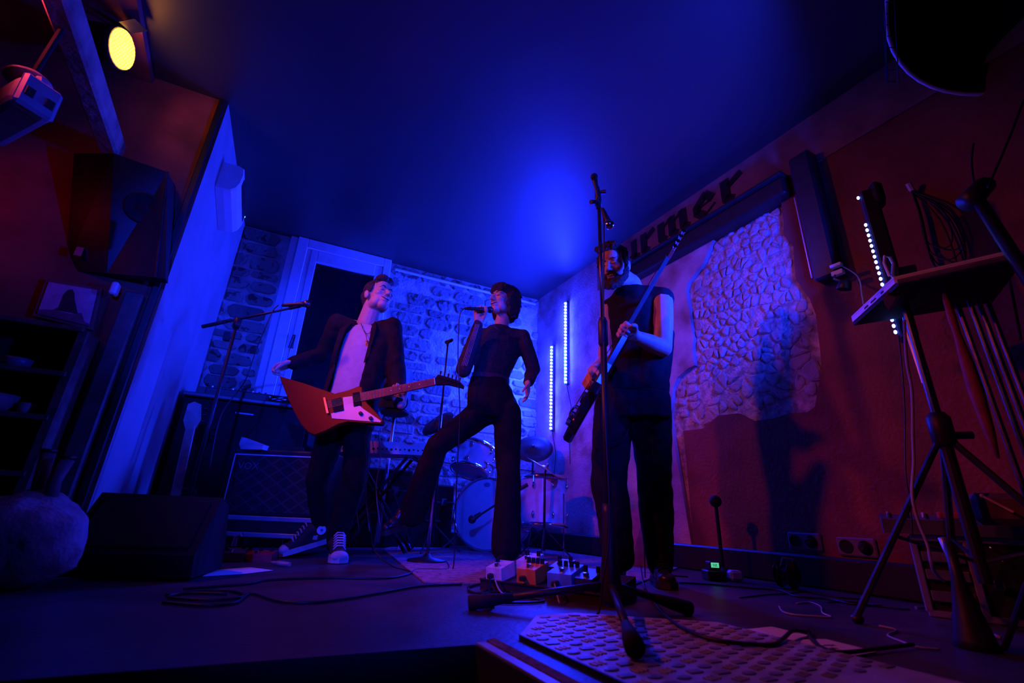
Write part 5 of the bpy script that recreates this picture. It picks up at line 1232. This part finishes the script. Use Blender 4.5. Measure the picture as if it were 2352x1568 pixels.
# stubble shadow on chin is left to the skin; T-shirt
sv, fv = V((.985, -.17, 0)), V((-.12, -.99, .0))
spine = [(P(843, 752, 2.85), .075, .065), (P(842, 772, 2.85), .155, .085), (P(836, 805, 2.84), .172, .105), (P(824, 850, 2.82), .160, .102), (P(812, 895, 2.80), .148, .098), (P(801, 930, 2.80), .150, .10), (P(796, 955, 2.80), .158, .105)]
b = B(); b.loft([ring(c, sv, fv, w_ * .93, d_ * .96) for c, w_, d_ in spine]); b.chain([shR * .8 + spine[1][0] * .2, spine[1][0], shL * .8 + spine[1][0] * .2], [.05, .06, .05])
part('t_shirt', bake(b, 't_shirt', .008, 5, off, fold(.45, 15)), mat('tshirt_cotton', (.46, .42, .44), .85, var=.06, bump=.1, bscale=120), root)
# trousers
legm = mat('black_denim', spec=.15, col=(.012, .011, .013), rough=.9, var=.25, bump=.2, bscale=150)
hipR, hipL = P(773, 968, 2.80), P(824, 972, 2.80)
knR, anR = P(728, 1098, 2.84), P(733, 1212, 2.99)
knL, anL = P(812, 1105, 2.76), P(772, 1245, 2.93)
b = B(); b.loft([ring(c, sv, fv, w_, d_) for c, w_, d_ in ((P(801, 928, 2.80), .155, .10), (P(797, 955, 2.80), .168, .112), (P(797, 985, 2.80), .172, .115))])
b.chain([hipR, knR, anR + V((0, 0, .03))], [.092, .066, .058], n=16); b.chain([hipL, knL, anL + V((0, 0, .03))], [.092, .066, .060], n=16)
part('trousers', bake(b, 'trousers', .009, 5, off, fold(1.2, 9)), legm, root)
# open jacket
jm = mat('dark_jacket_cloth', spec=.15, col=(.020, .014, .014), rough=.9, var=.25, bump=.25, bscale=160)
b = B(); outer, inner = [], []
for i, (c, w_, d_) in enumerate(spine):
    a0, a1 = R(24 + 1.2 * i), R(360 - 34 - 1.5 * i)
    if i == 0: a0, a1 = R(50), R(310)
    outer.append(arc(c + V((0, 0, .012)), sv, fv, w_ + .030, d_ + .026, a0, a1)); inner.append(arc(c + V((0, 0, .012)), sv, fv, w_ + .010, d_ + .010, a0, a1))
n_ = len(outer[0]); loops = [o + i_[::-1] for o, i_ in zip(outer, inner)]
b.loft(loops)
b.chain([shR, elR, wrR + (elR - wrR).normalized() * .015], [.072, .058, .046], n=14); b.chain([shL, elL, wrL + (elL - wrL).normalized() * .03], [.070, .060, .046], n=14)
b.chain([shR, spine[1][0] - fv * .02, shL], [.070, .075, .068], n=12)
part('jacket', bake(b, 'jacket', .008, 5, off, fold(1.1, 8)), jm, root)
for sgn, a_ in ((1, 24), (-1, -34)):
    pts = []
    for i in (0, 1, 2, 3):
        c, w_, d_ = spine[i]; a = R(a_ + sgn * (1.2 * i)) if i else R(sgn * 50)
        pts.append(c + V((0, 0, .012)) + sv * (w_ + .034) * math.sin(a) + fv * (d_ + .034) * math.cos(a))
    b = B(); wv_ = [.004, .034, .022, .006]
    b.loft([[p - sv * sgn * .004 + fv * .004, p + sv * sgn * k + fv * .008, p + sv * sgn * k, p - sv * sgn * .004 - fv * .004] for p, k in zip(pts, wv_)]); part('lapel', b, jm, root)
# necklace
def onchest(x, y, k=.0): return P(x, y, 2.735 - k)
b = B(); b.tube([P(829, 742, 2.775), P(834, 756, 2.755), P(840, 766, 2.74), P(847, 766, 2.735), P(855, 757, 2.75), P(862, 748, 2.77)], .0022, n=5); nkl = part('necklace', b, K['dmet'], root, True)
b = B(); b.tube([P(840, 766, 2.74), P(842, 776, 2.722), P(843, 781, 2.715)], .0018, n=5); part('necklace', b, K['dmet'], root, True)
b = B(); b.lathe([(.001, .003), (.013, .002), (.013, -.002), (.001, -.003)], P(843, 786, 2.708), V((0, -1, .1)), n=16); part('pendant', b, K['dmet'], nkl)
canvas = mat('black_canvas', (.022, .02, .025), .85, bump=.2, bscale=300)
rub = mat('sneaker_rubber', (.48, .42, .46), .6, var=.06)
toe = FLR(640, 1281); 
sneaker(root, toe + V((0, 0, .004)), P(750, 1247, 3.03), anR + V((0, 0, .0)), canvas, rub, rub, .098, True, True, mat('lace_grey', (.42, .36, .36), .8))
toe = FLR(778, 1296); hl = FLR(760, 1276); hl = toe + (hl - toe).normalized() * .27
sneaker(root, toe + V((0, 0, .004)), hl + V((0, 0, .004)), anL, canvas, rub, rub, .105, True, False, mat('lace_white', (.62, .56, .62), .8))

# red angular guitar
gp, gn = P(770, 930, 2.57), V((-.10, -.975, .20)).normalized()
GP = lambda x, y, k=0.0: ONP(x, y, gp, gn) + gn * k
root = thing('electric_guitar', gp - V((0, 0, .15)), 'red angular electric guitar with white pickguard held by the guitarist', 'guitar')
outl = [(641, 863), (690, 877), (735, 892), (768, 903), (800, 895), (824, 886), (832, 889), (833, 905), (838, 918), (846, 928), (860, 942), (880, 966), (877, 973), (840, 971), (800, 968), (778, 974), (748, 989), (722, 999), (708, 993), (692, 976), (676, 948), (664, 922), (652, 893)]
b = B(); pts = [GP(x, y) for x, y in outl]; vec = gn * -.040
c_ = sum(pts, V()) / len(pts)
b.loft([[p + (c_ - p).normalized() * .005 for p in pts], [p - gn * .005 for p in pts], [p - gn * .035 for p in pts], [p - gn * .040 + (c_ - p).normalized() * .005 for p in pts]])
part('body', b, mat('red_lacquer', (.17, .002, .004), .42, var=.05, spec=.25), root)
pg = [(788, 913), (810, 910), (813, 935), (827, 932), (836, 940), (876, 967), (874, 970), (845, 967.5), (763, 961), (761, 950), (778, 945), (791, 942)]
b = B(); b.prism([GP(x, y, .001) for x, y in pg], gn * .003); part('pickguard', b, mat('pickguard_white', (.70, .66, .70), .35, var=.03), root)
for quad in (((762, 920), (784, 914), (791, 943), (768, 948)), ((811, 904), (826, 901), (830, 930), (815, 934))):
    b = B(); b.prism([GP(x, y, .001) for x, y in quad], gn * .009); part('pickup', b, K['blackest'], root)
b = B(); b.prism([GP(x, y, .001) for x, y in ((744, 915), (749, 914), (757, 950), (752, 951))], gn * .012); part('bridge', b, K['chrome'], root)
for (x, y) in ((830, 951), (853, 962)):
    b = B(); b.lathe([(.011, 0), (.010, .014), (.003, .016)], GP(x, y, .004), gn, n=14); part('knob', b, K['black'], root)
nd = (GP(998, 876) - GP(830, 912)).normalized()
n0, n1 = GP(826, 913), GP(999, 876)
nd = (n1 - n0).normalized(); ns = nd.cross(gn).normalized()
if ns.z < 0: ns = -ns
b = B(); b.loft([[p + ns * w_ + gn * .004, p - ns * w_ + gn * .004, p - ns * w_ * .7 - gn * .02, p + ns * w_ * .7 - gn * .02] for p, w_ in ((n0, .028), (n1, .022))]); neck_ = part('neck', b, mat('rosewood', (.20, .07, .055), .5, var=.3), root)
Ln = (n1 - n0).length
for k in range(1, 20):
    p = n0 + nd * Ln * (1 - (1 - 2 ** (-k / 12)) * 1.5) if (1 - 2 ** (-k / 12)) * 1.5 < 1 else None
    if p is None: continue
    b = B(); b.tube([p + ns * .023 + gn * .0052, p - ns * .023 + gn * .0052], .0011, n=4); part('fret', b, K['alu'], neck_)
for k in (3, 5, 7, 9):
    t = 1 - (1 - 2 ** (-(k - .5) / 12)) * 1.5; b = B(); b.lathe([(.004, 0), (.004, .0015), (.001, .0015)], n0 + nd * Ln * t + gn * .0045, gn, n=8); part('fret_marker', b, K['paper'], neck_)
b = B(); b.tube([n1 + ns * .022 + gn * .006, n1 - ns * .022 + gn * .006], .003, n=6); part('nut', b, K['paper'], neck_)
hd = [(999, 870), (1006, 860), (1030, 866), (1056, 876), (1066, 886), (1064, 892), (1056, 889), (1030, 883), (1000, 883)]
b = B(); b.prism([GP(x, y, -.012) for x, y in hd], gn * .014); hs = part('headstock', b, K['blackg'], root)
for k in range(6):
    t = k / 5; a = GP(1011 + 44 * t, 861 + 15 * t, -.004); c = GP(1013 + 44 * t, 852 + 15 * t, -.004)
    b = B(); b.tube([a, c], [.004, .008], n=6); part('tuner', b, K['chrome'], hs)
    b = B(); b.lathe([(.004, 0), (.004, .012), (.002, .013)], GP(1011 + 42 * t, 868 + 13 * t, .002), gn, n=6); part('post', b, K['chrome'], hs)
for k in range(6):
    o2 = ns * (.0155 - .0062 * k); b = B(); b.tube([GP(750, 932, .012) + o2 * 1.3, n1 + o2 * .9 + gn * .008], .0006, n=3); part('string', b, K['chrome'], root)
cable([GP(845, 973, -.02), P(838, 1010, 2.62), P(842, 1060, 2.66), P(838, 1120, 2.68), P(850, 1200, 2.75), P(860, 1262, 2.78), FLR(900, 1302) + V((0, 0, .006)), FLR(960, 1318) + V((0, 0, .006))], .0033, 'guitar lead hanging from the red guitar to the floor')

# ================= singer
root = thing('person', V((.02, 2.76, 0)), 'singer with dark bob hair and black top holding a microphone', 'person')
off = root.location
hc = P(1158, 692, 2.83); H = headframe((-.70, -.68, .14), (.16, .10, .97)); s_ = .99
nk = P(1152, 744, 2.86)
shR, shL = P(1098, 770, 2.82), P(1200, 772, 2.86)
elR, wrR = P(1066, 848, 2.70), P(1100, 740, 2.672)
elL, wrL = P(1226, 848, 2.90), P(1212, 880, 2.74)
b = B(); q = head(b, hc, H, nk, s_, True)
b.chain([nk, P(1150, 775, 2.87)], [.05, .055], n=16); b.chain([shR, P(1150, 768, 2.88), shL], [.036, .045, .036], n=12)
b.chain([shR, elR, wrR], [.040, .034, .022]); b.chain([shL, elL, wrL], [.040, .034, .022])
mA, mB = P(1068, 708, 2.575), P(1122, 711, 2.66)
md_ = (mB - mA).normalized()
hand(b, wrR, P(1102, 700, 2.672) - wrR, V((0, -1, .1)), md_, ((48, 78, 52), (52, 80, 52), (56, 80, 52), (60, 80, 50)), .88, thumb_in=.45)
hand(b, wrL, (.02, -.25, -1), (-.9, -.1, .2), (-.3, -.9, 0), ((18, 22, 15), (15, 20, 15), (15, 20, 15), (15, 22, 15)), .86)
part('body', bake(b, 'body', .0045, 3, off), skinm, root)
b = B(); G = lambda x, y, z, r: b.ell(q(x, y, z), tuple(k * s_ for k in r), H)
G(0, -.025, .052, (.092, .104, .082)); G(0, -.06, -.01, (.090, .075, .10)); G(0, -.07, -.075, (.078, .055, .06)); G(0, .060, .072, (.074, .048, .040)); G(.03, .078, .052, (.035, .022, .028)); G(-.03, .078, .052, (.035, .022, .028)); G(0, .083, .055, (.04, .02, .026))
for k in (-1, 1): G(k * .080, -.005, -.01, (.022, .05, .075)); G(k * .076, -.02, -.075, (.022, .042, .05))
part('hair', bake(b, 'hair', .006, 2, off, lambda c: c + noise.noise_vector(c * 45) * .008), mat('black_hair', (.03, .016, .02), .5, var=.4, scale=60, bump=.8, bscale=140), root)
face_parts(root, q, H, s_, (.03, .015, .015), smile=True, lips=(.5, .12, .14))
for dx in (0, 9):
    b = B(); a = P(1174 + dx, 720, 2.80); b.tube([a, a + V((.004, 0, -.03))], .0022, n=5); part('earring', b, K['chrome'], root)
sv, fv = V((.97, .22, 0)), V((-.22, -.97, 0))
spine = [(P(1151, 752, 2.86), .075, .058), (P(1150, 772, 2.855), .135, .075), (P(1148, 805, 2.84), .142, .098), (P(1135, 845, 2.83), .122, .085), (P(1128, 866, 2.82), .115, .08)]
b = B(); b.loft([ring(c, sv, fv, w_, d_) for c, w_, d_ in spine])
b.chain([shR, elR, wrR + (elR - wrR).normalized() * .02], [.052, .050, .034], n=14); b.chain([shL, elL, wrL + (elL - wrL).normalized() * .02], [.052, .046, .034], n=14); b.chain([shR, spine[1][0], shL], [.05, .06, .05])
part('top', bake(b, 'top', .007, 4, off, fold(.8, 10)), mat('black_lace_top', (.022, .018, .024), .8, var=.5, scale=90, bump=.3, bscale=200), root)
strm = mat('stripe_thread', (.30, .20, .24), .8)
for k in range(4):                                  # pale stripes down the raised sleeve
    o2 = V((.010 * k - .012, -.050, .0)); b = B(); b.tube([elR + (wrR - elR) * t + o2 * (1 - .25 * t) + V((0, -.004, 0)) for t in (.02, .25, .5, .75, .9)], .0016, n=4); part('sleeve_stripe', b, strm, root)
wb = spine[-1][0] + V((0, 0, -.004))
b = B(); b.loft([ring(wb + V((0, 0, .012)), sv, fv, .119, .084), ring(wb + V((0, 0, -.018)), sv, fv, .120, .086)]); wbm = part('waistband', b, mat('knit_band', (.06, .045, .055), .8, bump=.5, bscale=300), root)
b = B(); b.tube([P(1133, 748, 2.77), P(1145, 757, 2.755), P(1150, 758, 2.755), P(1162, 750, 2.77)], .0012, n=4); part('necklace', b, K['chrome'], root)
hipA, hipB = P(1164, 948, 2.82), P(1108, 945, 2.80)
knA, anA = P(1168, 1092, 2.74), P(1163, 1262, 2.76)
knB, anB = P(1006, 1022, 2.66), P(948, 1178, 2.90)
b = B(); b.loft([ring(c, sv, fv, w_, d_) for c, w_, d_ in ((P(1127, 868, 2.82), .118, .084), (P(1130, 905, 2.81), .148, .105), (P(1136, 940, 2.81), .166, .118), (P(1138, 965, 2.81), .165, .115))])
b.chain([hipA, knA], [.090, .070], n=16); b.chain([knA, anA + V((0, 0, .02))], [.068, .086], n=16); b.chain([hipB, knB], [.090, .066], n=16); b.chain([knB, anB], [.064, .082], n=16)
part('jeans', bake(b, 'jeans', .009, 5, off, fold(1.0, 8)), mat('black_jeans', spec=.15, col=(.012, .011, .014), rough=.9, var=.25, bump=.2, bscale=150), root)
boot = mat('black_leather', (.02, .02, .022), .3)
ft = V((anA.x, anA.y, 0)); sneaker(root, ft + V((-.04, -.15, .003)), ft + V((.02, .08, .003)), anA + V((0, 0, -.01)), boot, K['black'], None, .078, False)
ft = anB + V((-.02, 0, -.12)); sneaker(root, ft + V((-.13, -.08, -.01)), ft + V((.04, .03, .05)), anB + V((0, 0, -.02)), boot, K['black'], None, .078, False)
microphone(mA, mB, 'black hand microphone at the singer\'s mouth', 'dmet', .85)
cable([mA, P(1058, 718, 2.565), P(1054, 745, 2.57), P(1052, 810, 2.58), P(1054, 880, 2.59), P(1056, 960, 2.60), P(1050, 1080, 2.62), P(1045, 1200, 2.66), FLR(1040, 1310) + V((0, 0, .006)), FLR(1010, 1322) + V((0, 0, .006))], .0035, 'black microphone cable hanging from the singer\'s hand to the floor')

# ================= bearded bass player (right)
root = thing('person', V((.66, 2.40, 0)), 'bearded man in a sleeveless black shirt looking down at his bass', 'person')
off = root.location
hc = P(1410, 612, 2.34); H = headframe((-.52, -.80, -.30), (-.16, -.18, .96)); s_ = 1.08
nk = P(1444, 656, 2.42)
shR, shL = P(1400, 708, 2.46), P(1520, 692, 2.34)
elR, wrR = P(1392, 830, 2.36), P(1362, 852, 2.17)
elL, wrL = P(1523, 800, 2.24), P(1458, 772, 2.09)
b = B(); q = head(b, hc, H, nk, s_)
b.chain([nk, P(1460, 740, 2.44)], [.075, .09], n=16); b.chain([shR, P(1460, 705, 2.44), shL], [.058, .08, .060], n=14)
b.chain([shR, elR, wrR], [.056, .046, .029]); b.chain([shL, (shL + elL) / 2, elL, (elL + wrL) / 2, wrL], [.062, .058, .046, .044, .030], n=16)
bh, bt_ = P(1542, 592, 2.16), P(1340, 945, 2.08)
bd = (bh - bt_).normalized()
hand(b, wrL, P(1432, 757, 2.05) - wrL, V((-.45, -.75, -.35)), bd, ((58, 78, 50), (62, 80, 50), (66, 80, 50), (68, 80, 50)), 1.05, thumb_in=.5)
hand(b, wrR, P(1342, 878, 2.10) - wrR, V((.4, -.2, -.6)), V((-.5, -.6, .4)), ((35, 50, 35), (40, 52, 35), (45, 55, 35), (50, 55, 35)), 1.05)
part('body', bake(b, 'body', .0045, 3, off), skinm, root)
hm = mat('brown_hair', (.05, .028, .02), .6, var=.4, scale=60, bump=.8, bscale=140)
b = B(); G = lambda x, y, z, r: b.ell(q(x, y, z), tuple(k * s_ for k in r), H)
G(0, -.025, .058, (.082, .092, .072)); G(0, -.055, .02, (.080, .062, .07)); G(0, .03, .1, (.065, .06, .03)); G(0, -.07, -.03, (.06, .035, .05)); G(.02, .072, .092, (.05, .03, .022)); G(-.03, .07, .095, (.045, .03, .024))
for k in (-1, 1): G(k * .074, .005, .03, (.012, .03, .05))
part('hair', bake(b, 'hair', .006, 2, off, lambda c: c + noise.noise_vector(c * 60) * .009), hm, root)
b = B()
for k in (-1, 1):
    b.chain([q(k * .068, .01, -.03), q(k * .058, .03, -.07), q(k * .03, .07, -.105), q(0, .082, -.112)], [.014 * s_, .022 * s_, .026 * s_, .028 * s_], n=10)
    b.chain([q(0, .098, -.053), q(k * .022, .09, -.057), q(k * .034, .075, -.075)], [.008 * s_, .009 * s_, .012 * s_], n=8)
b.ell(q(0, .088, -.088), (.024, .014, .012), H)
part('beard', bake(b, 'beard', .005, 2, off, lambda c: c + noise.noise_vector(c * 70) * .006), hm, root)
face_parts(root, q, H, s_, (.035, .02, .015))
sv, fv = V((.965, -.26, 0)), V((-.27, -.96, 0))
spine = [(P(1448, 668, 2.42), .088, .085), (P(1457, 692, 2.42), .160, .105), (P(1466, 775, 2.40), .196, .128), (P(1462, 830, 2.39), .192, .130), (P(1456, 875, 2.38), .188, .128), (P(1452, 908, 2.38), .190, .130)]
b = B(); b.loft([ring(c, sv, fv, w_, d_) for c, w_, d_ in spine]); b.chain([shR + V((.015, 0, 0)), spine[1][0] + V((0, .0, .012)), shL + V((.0, .01, .018))], [.066, .085, .072], n=14)
part('sleeveless_shirt', bake(b, 'sleeveless_shirt', .008, 5, off, fold(.9, 8)), mat('black_cotton', spec=.15, col=(.016, .015, .018), rough=.9, var=.2, bump=.15, bscale=150), root)
dj = mat('dark_jeans', spec=.15, col=(.013, .013, .018), rough=.9, var=.25, bump=.2, bscale=150)
hipA, hipB = P(1407, 960, 2.38), P(1494, 960, 2.38)
knA, anA = P(1398, 1112, 2.32), P(1420, 1286, 2.36)
knB, anB = P(1503, 1112, 2.38), P(1516, 1296, 2.44)
b = B(); b.loft([ring(c, sv, fv, w_, d_) for c, w_, d_ in ((P(1452, 902, 2.38), .188, .128), (P(1450, 935, 2.38), .200, .135), (P(1450, 965, 2.38), .205, .135))])
b.chain([hipA, knA, anA + V((0, 0, .02))], [.108, .088, .078], n=18); b.chain([hipB, knB, anB + V((0, 0, .02))], [.108, .084, .072], n=18)
part('jeans', bake(b, 'jeans', .009, 5, off, fold(1.3, 8)), dj, root)
ft = V((anA.x, anA.y, 0)); sneaker(root, ft + V((-.08, -.17, .003)), ft + V((.03, .09, .003)), anA + V((0, 0, -.01)), boot, K['black'], None, .10, False)
ft = V((anB.x, anB.y, 0)); sneaker(root, ft + V((-.02, -.19, .003)), ft + V((.0, .09, .003)), anB + V((0, 0, -.01)), boot, K['black'], None, .10, True, lacem=K['blackg'])

# bass guitar, seen from its edge
wv_ = (bh + bt_) / 2 - CO + V((.05, 0, 0)); wv_ = (wv_ - bd * wv_.dot(bd)).normalized(); nv = bd.cross(wv_).normalized()
if nv.x > 0: nv = -nv
root = thing('bass_guitar', bt_ - V((0, 0, .1)), 'dark bass guitar seen edge on, held upright by the bearded man', 'guitar')
o0 = bt_
BG = lambda a, w_, n=0.0: o0 + bd * a + wv_ * w_ + nv * n
outl = [(.30, .03), (.36, .10), (.33, .15), (.22, .13), (.12, .12), (.0, .17), (-.10, .15), (-.15, .05), (-.14, -.06), (-.06, -.15), (.05, -.14), (.12, -.10), (.22, -.12), (.36, -.16), (.38, -.12), (.30, -.04)]
pts = [BG(a, w_, -.02) for a, w_ in outl]; c_ = sum(pts, V()) / len(pts)
b = B(); b.loft([[p + (c_ - p).normalized() * .010 for p in pts], [p + nv * .010 for p in pts], [p + nv * .034 for p in pts], [p + nv * .044 + (c_ - p).normalized() * .010 for p in pts]]); part('body', b, K['blackg'], root)
LB = (bh - bt_).length
b = B(); b.loft([[BG(a, w_, .026), BG(a, -w_, .026), BG(a, -w_ * .7, .006), BG(a, w_ * .7, .006)] for a, w_ in ((.28, .031), (LB - .02, .022))]); nk_ = part('neck', b, mat('bass_neck', (.035, .022, .02), .75, var=.2), root)
b = B(); b.prism([BG(LB - .02 + a, w_, .004) for a, w_ in ((0, -.022), (.03, -.05), (.10, -.045), (.2, -.02), (.21, .0), (.16, .03), (.02, .022))], nv * .016); hs = part('headstock', b, mat('bass_head', (.26, .10, .08), .4, var=.2), root)
for k in range(4):
    b = B(); b.tube([BG(LB + .02 + k * .04, -.045, .012), BG(LB + .02 + k * .04, -.075, .012)], [.006, .012], n=8); part('tuner', b, K['chrome'], hs)
for k in range(4):
    b = B(); b.tube([BG(-.06, -.02 + k * .0135, .045), BG(LB, -.012 + k * .008, .032)], .0011, n=4); part('string', b, K['chrome'], root)
b = B(); b.box(BG(-.06, 0, .036), (.05, .08, .02), Matrix((bd, wv_, nv)).transposed(), .003); part('bridge', b, K['chrome'], root)
for a in (.06, .16):
    b = B(); b.box(BG(a, 0, .032), (.03, .09, .016), Matrix((bd, wv_, nv)).transposed(), .003); part('pickup', b, K['black'], root)
for k in range(3):
    b = B(); b.lathe([(.011, 0), (.01, .018), (.004, .02)], BG(-.03 - .035 * k, -.09, .024), nv, n=12); part('knob', b, K['chrome'], root)
b = B(); b.tube([BG(.36, .1, .0), P(1470, 700, 2.27), P(1497, 672, 2.40), P(1515, 700, 2.54), P(1500, 780, 2.56)], .022, n=6, flat=.15); part('strap', b, K['blackm'], root)
cable([BG(-.12, -.1, .03), P(1322, 988, 2.0), P(1310, 975, 2.0), P(1309, 950, 2.0), P(1318, 935, 2.02)], .005, 'black cable loop at the lower end of the bass guitar')
cable([P(1378, 900, 2.03), P(1380, 935, 2.06), P(1386, 1000, 2.10), P(1430, 1010, 2.2), P(1446, 980, 2.3), P(1452, 1000, 2.5), P(1463, 1060, 2.5), P(1472, 1120, 2.48), P(1478, 1200, 2.45), FLR(1482, 1330) + V((0, 0, .006))], .0035, 'instrument lead hanging between the bearded player\'s legs')
